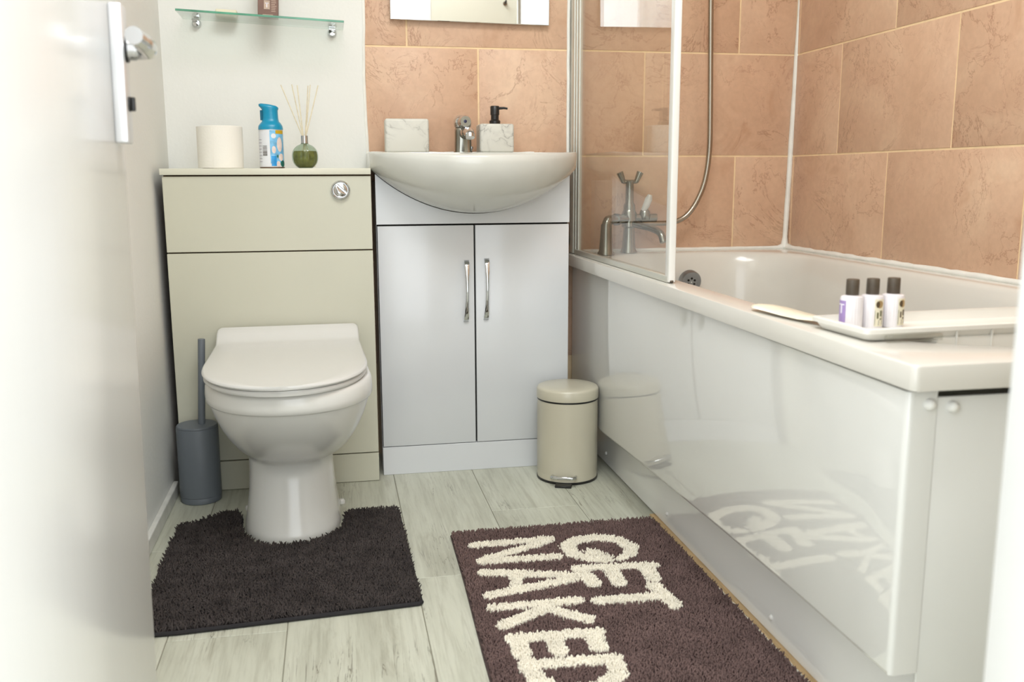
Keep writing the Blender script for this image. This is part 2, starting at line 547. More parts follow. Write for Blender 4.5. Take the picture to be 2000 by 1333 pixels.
ROWS_B, ROWS_R = [], []
for k in range(-2, 5):
    z0 = Z1 + (k - 1) * ROW + 0 * ROW
    # row whose top is Z1 has phase B, the rows above and below are half a tile off
    odd = (k % 2 == 0)
    ROWS_B.append((z0, z0 + ROW, 0.2945 if odd else 0.1000))
    ROWS_R.append((z0, z0 + ROW, -0.2550 if odd else -0.5000))
ROWS_B = [(a, b, (0.2945 if abs((b - Z1) / ROW % 2) < 0.01 or abs((b - Z1) / ROW % 2 - 2) < 0.01 else 0.1030)) for a, b, p in ROWS_B]
ROWS_R = [(a, b, (-0.2550 if abs((b - Z1) / ROW % 2) < 0.01 or abs((b - Z1) / ROW % 2 - 2) < 0.01 else -0.4900)) for a, b, p in ROWS_R]
tiles(wall_back, 'x', ROWS_B, -0.0100, XR)
tiles(wall_right, 'y', ROWS_R, YF, 0.0)

# uneven plaster edge where the paint meets the tiles
pts = [(-0.0105 + 0.0022 * sin(z * 17) + random.uniform(-0.0009, 0.0009), 0.001, z) for z in np.arange(0.80, 2.34, 0.04)]
struct('trim_1', bm_tube(pts, 0.0045, 8), M_sil, 'ragged white paint edge between plaster and tiles', smooth=True)
# white sealant in the tiled corner
pts = [(1.2125 + 0.016 * (z - 0.57) / 0.75 - 0.0015, -0.004, z) for z in np.arange(0.566, 2.34, 0.03)]
pr = [0.0125 if i == 0 else 0.0078 + random.uniform(-0.0006, 0.0008) for i in range(len(pts))]
struct('trim_2', bm_tube(pts, pr, 10), M_sil, 'white sealant line up the tiled corner', smooth=True)
# skirting on the left wall
struct('baseboard_left', bm_box(XL, XL + 0.013, YF, -0.245, 0, 0.034, 0.003, 2), M_skirt, 'low scuffed white skirting on the left wall')

# doorway lining and casing
struct('trim_3', join(bm_box(0.345, 0.385, YF - 0.115, YF + 0.002, 0, 2.03, 0.003, 2),
                      bm_box(0.3395, 0.455, YF - 0.135, YF - 0.1, 0, 2.1, 0.006, 3)), M_trim, 'white painted door frame post at right edge', smooth=True)
struct('trim_4', join(bm_box(-0.362, -0.322, YF - 0.115, YF + 0.002, 0, 2.03, 0.003, 2),
                      bm_box(-0.322, 0.345, YF - 0.115, YF + 0.002, 1.99, 2.03, 0.003, 2)), M_trim, 'white door frame head and hinge post', smooth=True)
struct('trim_5', bm_box(0.87, 1.215, YF, YF + 0.09, 0.0, H, 0.004, 2), M_trim, 'white boxed pipe casing beside the doorway')

# ------------------------------------------------------------------ open door on the left
door = bpy.data.objects.new('door_1', None)
COL.objects.link(door)
HX, HY = -0.3180, -2.02          # hinge line
FX, FY = -0.3540, -1.3550        # free edge of the face we see
door.location = (HX, HY, 0)
door['kind'] = 'structure'; door['label'] = 'white gloss door standing open at the left'
dl = Vector((FX - HX, FY - HY, 0)); DL = dl.length; du = dl.normalized(); dn = Vector((du.y, -du.x, 0))
RD = Matrix((du, dn, Vector((0, 0, 1)))).transposed()   # local x along the door, y out of the seen face
lean = Matrix.Rotation(radians(0.75), 3, du)


def door_part(name, bm, m, parent, **kw):
    for v in bm.verts:
        c = Vector(v.co)
        c = RD @ c
        piv = RD @ Vector((DL, 0, 0.85))
        c = piv + lean @ (c - piv)
        v.co = c + Vector((HX, HY, 0))
    bmesh.ops.recalc_face_normals(bm, faces=bm.faces[:])
    return obj(name, bm, m, parent, **kw)


leaf = door_part('door_panel', bm_box(0, DL, -0.036, 0, 0.008, 1.97, 0.002, 2), M_gloss_paint, door)
bp_x = DL - 0.047
hand = bpy.data.objects.new('door_handle', None)
COL.objects.link(hand)
hand.parent = door
hand.matrix_parent_inverse = world_of(door).inverted()
hand['label'] = 'silver lever handle on a long back plate'
pl = bm_box(bp_x - 0.019, bp_x + 0.019, 0, 0.0145, 0.8150, 0.9700, 0.0022, 3)
door_part('back_plate', pl, pmat('satin_aluminium', (226, 227, 229), 0.3, metal=0.5, mottling=0.01), hand)
zc = 0.9215
lever = join(bm_tube([(bp_x, 0.012, zc), (bp_x, 0.026, zc)], 0.0125, 20),
             bm_tube(smooth_path([(bp_x, 0.024, zc), (bp_x - 0.001, 0.032, zc), (bp_x - 0.008, 0.0385, zc), (bp_x - 0.028, 0.041, zc), (bp_x - 0.070, 0.040, zc + 0.001), (bp_x - 0.104, 0.037, zc + 0.002)], 6),
                     [0.0112] * 14 + [0.0105] * 10 + [0.0095] * 7, 16))
door_part('lever', lever, M_chrome, hand)
door_part('lever_collar', bm_tube([(bp_x, 0.0145, zc), (bp_x, 0.0172, zc)], 0.0150, 20), M_black, hand)
door_part('lock_turn', join(bm_tube([(bp_x, 0.0145, 0.860), (bp_x, 0.0165, 0.860)], 0.0085, 16), bm_box(bp_x - 0.0035, bp_x + 0.0035, 0.016, 0.0215, 0.852, 0.868, 0.0015, 2)), M_black, hand)
door_part('latch_plate', bm_box(DL - 0.0005, DL + 0.001, -0.028, -0.008, 0.82, 0.96), M_steel, door)

# ------------------------------------------------------------------ bath
bath = thing('bathtub', 'white bath with long glossy side panel along the right wall', 'bathtub', (0.88, -0.82, 0))
BX0, BX1, BY0, BY1 = 0.535, 1.2195, -1.648, -0.001
RT = 0.5613


def rrect(x0, x1, y0, y1, rads, z, nc=14, ns=10):
    """rounded rectangle, corners in order: near-left, near-right, back-right, back-left"""
    pts = []
    cs = [(x0, y0, 1, 1, pi), (x1, y0, -1, 1, 1.5 * pi), (x1, y1, -1, -1, 0.0), (x0, y1, 1, -1, 0.5 * pi)]
    P = []
    for (cx, cy, sx, sy, a0), (rx, ry) in zip(cs, rads):
        arc = []
        for i in range(nc + 1):
            a = a0 + 0.5 * pi * i / nc
            arc.append((cx + sx * rx + rx * cos(a), cy + sy * ry + ry * sin(a), z))
        P.append(arc)
    for i in range(4):
        a, b = P[i], P[(i + 1) % 4]
        pts += a
        for k in range(1, ns):
            t = k / ns
            pts.append((a[-1][0] * (1 - t) + b[0][0] * t, a[-1][1] * (1 - t) + b[0][1] * t, z))
    return pts


def R4(a): return [(a, a)] * 4


IN = [(0.25, 0.16), (0.25, 0.16), (0.20, 0.20), (0.20, 0.20)]
ix0, ix1, iy0, iy1 = 0.600, 1.160, -1.574, -0.062
rings = [rrect(BX0 + 0.006, BX1, BY0 + 0.006, BY1, R4(0.008), 0.5302),
         rrect(BX0 + 0.0005, BX1, BY0 + 0.0005, BY1, R4(0.010), 0.5302),
         rrect(BX0, BX1, BY0, BY1, R4(0.010), 0.533),
         rrect(BX0, BX1, BY0, BY1, R4(0.008), RT - 0.003),
         rrect(BX0 + 0.0008, BX1, BY0 + 0.0008, BY1, R4(0.008), RT - 0.0008),
         rrect(BX0 + 0.003, BX1, BY0 + 0.003, BY1, R4(0.008), RT)]
rings.append(rrect(ix0 - 0.010, ix1 + 0.010, iy0 - 0.010, iy1 + 0.010, IN, RT))
for t, dz in ((0.0, 0.0015), (0.004, 0.005), (0.008, 0.012), (0.014, 0.03)):
    rings.append(rrect(ix0 + t - 0.004, ix1 - t + 0.004, iy0 + t - 0.004, iy1 - t + 0.004, IN, RT - dz))
for t in (0.12, 0.25, 0.4, 0.55, 0.7, 0.82, 0.91, 0.97, 1.0):
    s = t
    inset = 0.014 + 0.055 * s + 0.10 * max(0, (s - 0.75) / 0.25) ** 2
    zz = RT - 0.03 - 0.345 * (1 - (1 - s) ** 1.0 if s < 0.82 else (0.82 + 0.18 * sin((s - 0.82) / 0.18 * pi / 2)))
    near = 0.014 + 0.30 * s + 0.10 * max(0, (s - 0.75) / 0.25) ** 2
    k = 1 - 0.3 * s
    rings.append(rrect(ix0 + inset, ix1 - inset, iy0 + near, iy1 - inset, [(a * k, b * k) for a, b in IN], zz))
bm = bm_loft(rings, cap=False)
bm.faces.new([v for v in bm.verts][-len(rings[0]):])
bmesh.ops.recalc_face_normals(bm, faces=bm.faces[:])
obj('tub', bm, M_acrylic, bath, angle=50)
# side panel: bottom edge rises a little towards the near end; it wraps the near corner
panel_pts = []
py_far, py_near = -0.020, -1.632
prof = []
bmv = bmesh.new()
cols = []
NS = 24
path = [(0.5565, py_far)] + [(0.5565 - 0.0160 * i / NS, py_far + (py_near + 0.0085 - py_far) * i / NS) for i in range(1, NS + 1)]
for i in range(1, 7):
    a = pi + 0.5 * pi * i / 6
    path.append((0.5405 + 0.008 + 0.008 * cos(a), py_near + 0.008 + 0.008 * sin(a)))
path.append((0.5785, py_near))
ZT = 0.5262


def pbot(y): return float(np.interp(-y, [0.02, 0.376, 0.686, 1.108, 1.39, 1.632], [0.114, 0.124, 0.1395, 0.1560, 0.1640, 0.1664]))


inner = []
for i, (x, y) in enumerate(path):
    if i <= NS: nx, ny = 1, 0
    elif i == len(path) - 1: nx, ny = 0, 1
    else:
        a = pi + 0.5 * pi * (i - NS) / 6
        nx, ny = -cos(a), -sin(a)
    inner.append((x + nx * 0.004, y + ny * 0.004))
rr = []
for (x, y), (x2, y2) in zip(path, inner):
    zb = pbot(y)
    # the foot of the panel is rolled inwards
    rr.append([(x + 0.0005, y, ZT), (x, y, ZT - 0.003), (x, y, zb + 0.008), (x + 0.002 if y > py_near + 0.005 else x, y, zb + 0.002), (x2, y2, zb), (x2, y2, ZT)])
bm = bm_loft(rr, cap=True)
obj('side_panel', bm, M_panel, bath, angle=35)
obj('end_panel', bm_box(0.5795, 1.215, py_near + 0.001, py_near + 0.006, 0.0, 0.5185, 0.0015, 2), M_panel, bath)
for nm, cx, zz in (('screw_cap', 0.5683, 0.5105), ('screw_cap', 0.5985, 0.5065)):
    obj(nm, bm_lathe([(0.0002, -0.0095), (0.0035, -0.0088), (0.0062, -0.006), (0.0072, -0.002), (0.0072, 0.0005), (0.0002, 0.0006)], 20, (cx, py_near + 0.0008, zz), 'y'), M_screen_white, bath)
# kick board set back under the panel, with its own caps and a bare batten along the floor
obj('kick_board', bm_box(0.6005, 0.6125, -1.624, -0.01, 0.0035, 0.215, 0.001, 1), M_kick, bath)
for yy in (-0.2313, -0.7046, -1.21):
    obj('kick_cap', bm_lathe([(0.0002, -0.0045), (0.003, -0.004), (0.0048, -0.002), (0.005, 0.0), (0.0002, 0.0004)], 16, (0.6007, yy, 0.0335), 'x'), M_screen_white, bath)
obj('floor_batten', bm_box(0.5885, 0.604, -1.624, -0.62, 0.0, 0.0034, 0.0008, 1), M_wood, bath, label='bare pine strip along the floor')
# overflow
ovc = (0.876, -0.110, 0.4825)
ov = obj('overflow_cover', bm_lathe([(0.0, 0.012), (0.031, 0.012), (0.031, -0.002), (0.0285, -0.008), (0.024, -0.009), (0.020, -0.0075), (0.0, -0.0075)], 40, (0, 0, 0), 'y', cap=True), pmat('overflow_grey_chrome', (150, 152, 154), 0.3, metal=0.9), bath)
ov.location = Vector(ovc); ov.rotation_euler = (radians(9), 0, 0)
ov.matrix_parent_inverse = world_of(bath).inverted()
for i in range(6):
    a = 2 * pi * i / 6 + 0.5
    h = obj('overflow_hole', bm_lathe([(0.0, -0.0085), (0.0032, -0.0085), (0.0032, -0.0074), (0.0, -0.0074)], 12, (0.0105 * cos(a), 0, 0.0105 * sin(a)), 'y'), M_dark, None)
    h.parent = ov
h = obj('overflow_screw', bm_lathe([(0.0, -0.0088), (0.0022, -0.0086), (0.0028, -0.0074), (0.0, -0.0074)], 12, (0, 0, 0), 'y'), M_chrome, None)
h.parent = ov
# sealant bead round the bath against the tiles
pts, pr = [], []
for y in np.arange(-1.64, -0.012, 0.022):
    pts.append((1.2165, y, RT + 0.004)); pr.append(0.0068 + random.uniform(-0.0012, 0.0014))
for i in range(5):
    a = 0.5 * pi * i / 4
    pts.append((1.2065 + 0.010 * cos(a), -0.0125 + 0.010 * sin(a), RT + 0.006)); pr.append(0.010)
for x in np.arange(1.19, 0.58, -0.025):
    pts.append((x, -0.0028, RT + 0.003)); pr.append(0.0060 + random.uniform(-0.0008, 0.0008))
tb = bm_tube(pts, pr, 10)
struct('trim_6', tb, M_sil, 'lumpy white sealant bead around the bath edge', smooth=True)
# ------------------------------------------------------------------ shower screen
scr = thing('shower_screen', 'clear glass shower screen in silver frame standing on bath rim', 'shower screen', (0.5605, -0.4, RT))
SX = 0.5600
obj('glass_pane', bm_box(SX - 0.0025, SX + 0.0025, -0.782, -0.045, RT + 0.012, 1.98), M_glass, scr, smooth=False)
obj('wall_channel', join(bm_box(SX - 0.010, SX + 0.010, -0.046, -0.0005, RT + 0.001, 2.0, 0.002, 2), bm_box(SX - 0.0075, SX + 0.0075, -0.062, -0.045, RT + 0.001, 2.0, 0.002, 2)), M_alu, scr)
obj('hinge_post', bm_box(SX - 0.005, SX + 0.005, -0.082, -0.064, RT + 0.001, 1.99, 0.002, 2), M_alu, scr)
obj('bottom_rail', bm_box(SX - 0.008, SX + 0.008, -0.795, -0.06, RT + 0.0005, RT + 0.014, 0.002, 2), M_alu, scr)
obj('edge_profile', bm_box(SX - 0.0075, SX + 0.0075, -0.803, -0.780, RT + 0.0015, 1.99, 0.003, 3), M_screen_white, scr)
obj('end_cap', bm_box(SX - 0.0045, SX + 0.003, -0.8045, -0.795, RT + 0.0012, RT + 0.006, 0.001, 1), M_cap, scr)
struct('trim_7', join(bm_tube([(0.5455 + random.uniform(-.0007, .0007), -0.001, z) for z in np.arange(0.80, 2.3, 0.04)], 0.0048, 8)), M_sil, 'white sealant strip beside the screen channel', smooth=True)

struct('trim_8', bm_tube([(0.5415 + 0.0012 * sin(z * 55), -0.003, z) for z in np.arange(0.585, 0.80, 0.012)], [0.0065 + random.uniform(-0.0012, 0.0014) for _ in np.arange(0.585, 0.80, 0.012)], 8), pmat('grubby_sealant', (186, 172, 156), 0.6, mottling=0.3, scale=80), 'grubby old sealant beside the vanity cabinet', smooth=True)

# ------------------------------------------------------------------ bath mixer tap with hose
tap = thing('bath_mixer_tap', 'chrome bath shower mixer with cradle and long hose behind the screen', 'tap', (0.66, -0.09, RT))
P1, P2 = (0.628, -0.108), (0.712, -0.050)
for p in (P1, P2):
    obj('pillar', bm_lathe([(0.024, RT + 0.0006), (0.024, RT + 0.004), (0.0195, RT + 0.012), (0.0165, RT + 0.05), (0.0145, RT + 0.085)], 28, (p[0], p[1], 0)), M_tap, tap)
zb = 0.657
d2 = Vector((P2[0] - P1[0], P2[1] - P1[1], 0)).normalized()
elbow = smooth_path([(P1[0], P1[1], RT + 0.08), (P1[0], P1[1], zb - 0.018), (P1[0] + d2.x * 0.006, P1[1] + d2.y * 0.006, zb - 0.005), (P1[0] + d2.x * 0.02, P1[1] + d2.y * 0.02, zb), (P2[0], P2[1], zb)], 6)
obj('body', join(bm_tube(elbow, 0.0135, 18), bm_lathe([(0.015, RT + 0.07), (0.021, 0.636), (0.021, 0.672), (0.0165, 0.682)], 24, (P2[0], P2[1], 0)),
                 bm_tube([(P1[0] + d2.x * 0.040, P1[1] + d2.y * 0.040, zb), (P1[0] + d2.x * 0.050, P1[1] + d2.y * 0.050, zb)], 0.0165, 18)), M_tap, tap)
cr = obj('cradle', join(bm_lathe([(0.0165, 0.680), (0.0165, 0.695), (0.0115, 0.703), (0.0115, 0.758), (0.0125, 0.762)], 24, (P2[0], P2[1], 0)),
                        bm_tube([(P2[0] - 0.020, P2[1], 0.760), (P2[0] + 0.020, P2[1], 0.760)], 0.0055, 12),
                        bm_tube([(P2[0] - 0.018, P2[1], 0.758), (P2[0] - 0.030, P2[1], 0.786)], [0.0065, 0.010], 12),
                        bm_tube([(P2[0] + 0.018, P2[1], 0.758), (P2[0] + 0.030, P2[1], 0.786)], [0.0065, 0.010], 12)), M_tap, tap)
spout = smooth_path([(P2[0], P2[1], 0.648), (P2[0] + 0.02, P2[1] - 0.035, 0.640), (P2[0] + 0.040, P2[1] - 0.07, 0.634), (P2[0] + 0.055, P2[1] - 0.105, 0.622), (P2[0] + 0.060, P2[1] - 0.118, 0.598)], 6)
obj('spout', bm_tube(spout, 0.0095, 16), M_tap, tap)
vx = P2[0] + 0.045
obj('valve', join(bm_tube([(P2[0], P2[1], 0.660), (vx + 0.035, P2[1], 0.660)], 0.011, 18), bm_lathe([(0.014, 0.655), (0.0165, 0.665), (0.014, 0.678), (0.009, 0.684)], 20, (vx, P2[1] - 0.002, 0))), M_tap, tap)
obj('lever_handle', bm_tube([(vx - 0.006, P2[1] - 0.006, 0.680), (vx + 0.000, P2[1] - 0.010, 0.692), (vx + 0.007, P2[1] - 0.014, 0.712), (vx + 0.010, P2[1] - 0.016, 0.724)], [0.007, 0.0095, 0.0105, 0.006], 16), M_screen_white, tap, label='white lever')
hose = smooth_path([(0.735, -0.05, 0.645), (0.78, -0.05, 0.6435), (0.829, -0.05, 0.6445), (0.862, -0.05, 0.652), (0.890, -0.05, 0.672), (0.915, -0.05, 0.710), (0.935, -0.05, 0.765), (0.945, -0.05, 0.85), (0.943, -0.05, 0.98), (0.939, -0.05, 1.12), (0.935, -0.05, 1.27), (0.93, -0.05, 1.6), (0.93, -0.05, 1.78)], 10)
hp, hr = [], []
hose_len = 0.0
dense = []
for a, b in zip(hose, hose[1:]):
    n = max(1, int((b - a).length / 0.0022))
    for k in range(n): dense.append(a.lerp(b, k / n))
hr = [0.0078 if i % 2 else 0.0070 for i in range(len(dense))]
obj('hose', bm_tube(dense, hr, 10), M_steel, tap, angle=80)
obj('hose_nut', join(bm_tube([(0.722, -0.05, 0.645), (0.748, -0.05, 0.645)], 0.0075, 12)), M_black, tap)
obj('wall_bracket', join(bm_lathe([(0.028, 0.0), (0.028, -0.008), (0.012, -0.012), (0.012, -0.05)], 20, (0.93, -0.0015, 1.80), 'y'), bm_tube([(0.93, -0.05, 1.77), (0.93, -0.055, 1.83)], 0.015, 16)), M_chrome, tap)
obj('handset', join(bm_tube([(0.93, -0.05, 1.78), (0.93, -0.058, 1.86), (0.93, -0.075, 1.93)], [0.010, 0.011, 0.014], 16), bm_lathe([(0.012, 0.0), (0.042, -0.015), (0.042, -0.022), (0.0, -0.024)], 24, (0.93, -0.07, 1.94), 'y')), M_chrome, tap)

# ------------------------------------------------------------------ WC unit
wc = thing('toilet_cabinet', 'cream boxed toilet unit with flush button against back wall', 'cabinet', (-0.256, -0.12, 0))
wx0, wx1, wy = -0.4985, -0.0125, -0.244
obj('carcass', bm_box(wx0 + 0.001, wx1 - 0.001, wy + 0.016, -0.0005, 0.0, 0.7815), M_chip, wc, smooth=False, label='raw brown board sides')
obj('top_panel', bm_box(wx0, wx1, wy, wy + 0.0155, 0.5995, 0.7785, 0.001, 1), M_cream, wc)
obj('lower_panel', bm_box(wx0, wx1, wy, wy + 0.0155, 0.0785, 0.5965, 0.001, 1), M_cream, wc)
obj('plinth', bm_box(wx0, wx1, wy + 0.002, wy + 0.0155, 0.001, 0.0755, 0.001, 1), M_cream, wc)
obj('worktop', bm_box(wx0 - 0.004, wx1 + 0.0002, wy - 0.006, -0.0005, 0.7818, 0.7970, 0.0012, 2), M_cream_top, wc)
fb = obj('flush_button', bm_lathe([(0.0, 0.002), (0.0235, 0.002), (0.0235, -0.004), (0.0225, -0.0085), (0.0205, -0.010), (0.0185, -0.0085), (0.0178, -0.005), (0.0, -0.005)], 48, (-0.0863, wy, 0.7445), 'y'), M_chrome, wc)


def half_dome(r, a0, a1, y0, h, cx, cz):
    n = 24
    mx, mz = cx + 0.42 * r * cos((a0 + a1) / 2), cz + 0.42 * r * sin((a0 + a1) / 2)
    outl = [(cx + r * cos(a0 + (a1 - a0) * i / n), cz + r * sin(a0 + (a1 - a0) * i / n)) for i in range(n + 1)]
    outl += [(outl[-1][0] * (1 - t) + outl[0][0] * t, outl[-1][1] * (1 - t) + outl[0][1] * t) for t in np.linspace(0, 1, 10)[1:-1]]
    rows = [[(x, y0 + 0.003, z) for x, z in outl]]
    for f in (1.0, 0.93, 0.82, 0.66, 0.48, 0.3, 0.12):
        rows.append([(mx + (x - mx) * f, y0 - h * (1 - f * f), mz + (z - mz) * f) for x, z in outl])
    return bm_loft(rows)


a_s = radians(-42)
obj('full_flush_segment', half_dome(0.0172, a_s - pi - 0.12, a_s + 0.12, wy - 0.0062, 0.0045, -0.0863, 0.7445), M_chrome, fb)
obj('half_flush_segment', half_dome(0.0172, a_s + 0.30, a_s + pi - 0.30, wy - 0.0062, 0.0030, -0.0863, 0.7445), M_chrome, fb)

# ------------------------------------------------------------------ toilet
TCX = -0.2195
toilet = thing('toilet', 'white toilet with closed lid in front of cream unit', 'toilet', (TCX, -0.45, 0))


def pan_ring(z, w, yf, yb, n=56, ef=2.1, eb=3.2, yc=None):
    pts = []
    if yc is None: yc = yf + min(w * 1.18, (yb - yf) * 0.55)
    for i in range(n):
        a = 2 * pi * i / n
        c, s = cos(a), sin(a)
        e = ef if s < 0 else eb
        x = w * abs(c) ** (2 / e) * (1 if c >= 0 else -1)
        ln = (yc - yf) if s < 0 else (yb - yc)
        y = yc + ln * abs(s) ** (2 / e) * (1 if s >= 0 else -1)
        pts.append((TCX + x, y, z))
    return pts


PR = [(0.000, .1055, -.634, -.2445), (0.006, .1055, -.635, -.2445), (0.02, .104, -.632, -.2445), (0.05, .099, -.620, -.2445), (0.09, .0945, -.603, -.2445), (0.13, .0925, -.592, -.2445),
      (0.160, .0925, -.590, -.2445), (0.172, .098, -.605, -.2445), (0.183, .108, -.632, -.2445), (0.200, .121, -.662, -.2445), (0.225, .1345, -.697, -.2445), (0.255, .1475, -.731, -.2445), (0.285, .158, -.757, -.2445), (0.309, .1645, -.7725, -.2445), (0.3165, .1660, -.776, -.2445),
      (0.3185, .1662, -.7765, -.2445), (0.3200, .1700, -.7845, -.2445), (0.324, .1722, -.7885, -.2445), (0.335, .1730, -.7905, -.2445), (0.352, .1720, -.789, -.2445), (0.360, .1690, -.785, -.2445), (0.3625, .1630, -.778, -.248),
      (0.3615, .125, -.735, -.33)]
bm = bm_loft([pan_ring(*p) for p in PR])
bmesh.ops.rotate(bm, cent=(TCX, -0.2445, 0), matrix=Matrix.Rotation(radians(1.6), 3, 'Z'), verts=[v for v in bm.verts if v.co.z > 0.165])
obj('bowl', bm, M_ceramic, toilet, angle=60)


def seat_rows(y_back, y_front, hw_max, zt_f, zb, r, cx, corner=0.012, taper=0.004):
    ysplit = y_front + hw_max * 1.45
    ys = [y_back, y_back - 0.002, y_back - 0.006, y_back - 0.012, y_back - 0.02, y_back - 0.03, y_back - 0.04, y_back - 0.05, y_back - 0.065]
    ys += list(np.linspace(y_back - 0.09, ysplit, 8))
    ys += [ysplit + (y_front - ysplit) * sin(0.5 * pi * t) for t in np.linspace(0.06, 1.0, 24)]
    rows = []
    for y in ys:
        if y > ysplit:
            hw = hw_max - taper * (y - ysplit) / (y_back - ysplit)
            d = y_back - y
            if d < corner: hw -= corner - sqrt(max(0, corner ** 2 - (corner - d) ** 2))
        else:
            t = (y - ysplit) / (y_front - ysplit)
            hw = hw_max * max(0.0, 1 - t ** 2.35) ** (1 / 2.15)
        hw = max(hw, 0.012)
        zt = zt_f(y)
        rr = min(r, (zt - zb) * 0.6)
        f = 0.0 if y > y_front + 0.0005 else 0.6
        row = [(cx - hw + rr * .7, y, zb), (cx - hw, y, zb + rr * .7), (cx - hw, y, zt - rr), (cx - hw + rr * .3, y, zt - rr * .3), (cx - hw + rr, y, zt)]
        for k in range(1, 8):
            row.append((cx + (-hw + rr) + (2 * hw - 2 * rr) * k / 8, y, zt))
        row += [(cx + hw - rr, y, zt), (cx + hw - rr * .3, y, zt - rr * .3), (cx + hw, y, zt - rr), (cx + hw, y, zb + rr * .7), (cx + hw - rr * .7, y, zb)]
        rows.append(row)
    return rows


def lid_top(y):
    # flat lid with a raised hinge cover sloping up to the back edge
    t = min(1, max(0, (y + 0.335) / 0.055))
    t = t * t * (3 - 2 * t)
    base = 0.3870 - 0.0025 * (y + 0.34) / 0.46 * -1
    return base + 0.030 * t * min(1, max(0, (y + 0.335) / 0.075))


bm = bm_loft(seat_rows(-0.258, -0.806, 0.1715, lid_top, 0.3765, 0.005, TCX - 0.004))
rotate_bm(bm, radians(1.2), (TCX, -0.26, 0), 'Z')
obj('lid', bm, M_seat, toilet, angle=50)
bm = bm_loft(seat_rows(-0.300, -0.801, 0.1690, lambda y: 0.3745, 0.3635, 0.005, TCX - 0.004))
rotate_bm(bm, radians(1.2), (TCX, -0.26, 0), 'Z')
obj('seat', bm, M_seat, toilet, angle=50)
for hx in (-0.075, 0.075):
    obj('hinge', bm_tube([(TCX + hx, -0.272, 0.3515), (TCX + hx, -0.272, 0.378)], 0.014, 16), M_chrome, toilet)
for s in (-1, 1):
    obj('floor_bolt_cap', bm_lathe([(0.0, 0.0), (0.008, 0.0), (0.008, 0.007), (0.005, 0.011), (0.0, 0.0115)], 14, (TCX + s * 0.1085, -0.395, 0.0)), M_ceramic, toilet)

# ------------------------------------------------------------------ vanity unit and basin
van = thing('vanity_cabinet', 'white gloss two door vanity cabinet under the basin', 'cabinet', (0.25, -0.1, 0))
vy = -0.2013
for a_, b_ in ((0.0, 0.016), (0.484, 0.5)):
    obj('side_panel', bm_box(a_, b_, vy + 0.0195, -0.0005, 0.0, 0.765), M_white_board, van, smooth=False)
obj('interior_shadow_board', bm_box(0.0008, 0.4992, vy + 0.0182, vy + 0.0194, 0.002, 0.675), M_dark, van, smooth=False, label='near-black sheet standing in for shade behind the doors')  # near-black sheet added so the door gaps read as deep shade
def basin_under(u): return 0.7985 - 0.1125 * (1 - u * u) ** 0.92 - 0.002


BC, BHW = 0.2525, 0.2645
fx = [0.5 * i / 40 for i in range(41)]
fpoly = [(0.0, 0.6575)] + [(0.5, 0.6575)] + [(x, basin_under((x - BC) / BHW) - 0.0015) for x in reversed(fx)]
bm = bm_prism(fpoly, 0.0, 0.018)
for v in bm.verts: v.co = Vector((v.co.x, vy + v.co.z, v.co.y))
bmesh.ops.recalc_face_normals(bm, faces=bm.faces[:])
obj('fascia', bm, M_white_board, van, angle=20)
obj('plinth', bm_box(0.0005, 0.4995, vy + 0.0006, vy + 0.018, 0.0, 0.0755, 0.0008, 1), M_white_board, van)
for nm, a, b, hx, dz in (('door', 0.0020, 0.2468, 0.2258, -0.0025), ('door', 0.2512, 0.4985, 0.2783, 0.001)):
    d = obj(nm, bm_box(a, b, vy, vy + 0.018, 0.0775, 0.6530, 0.0009, 2), M_white_board, van)
    # bow handle: broad at the ends, waisted in the middle
    rings = []
    za, zb_ = 0.4055 + dz, 0.5665 + dz
    for t in np.linspace(0, 1, 21):
        z = za + (zb_ - za) * t
        out = 0.023 * sin(pi * min(1, max(0, t))) ** 0.55 + 0.0005
        wd = 0.0034 + 0.0030 * abs(2 * t - 1) ** 1.5
        th = 0.0022
        y = vy - out
        x = hx + 0.0015 * (2 * t - 1)
        rings.append([(x - wd, y + th, z), (x - wd, y - th * .4, z), (x - wd * .5, y - th, z), (x + wd * .5, y - th, z), (x + wd, y - th * .4, z), (x + wd, y + th, z)])
    obj('handle', bm_loft(rings), M_chrome, d, angle=60)

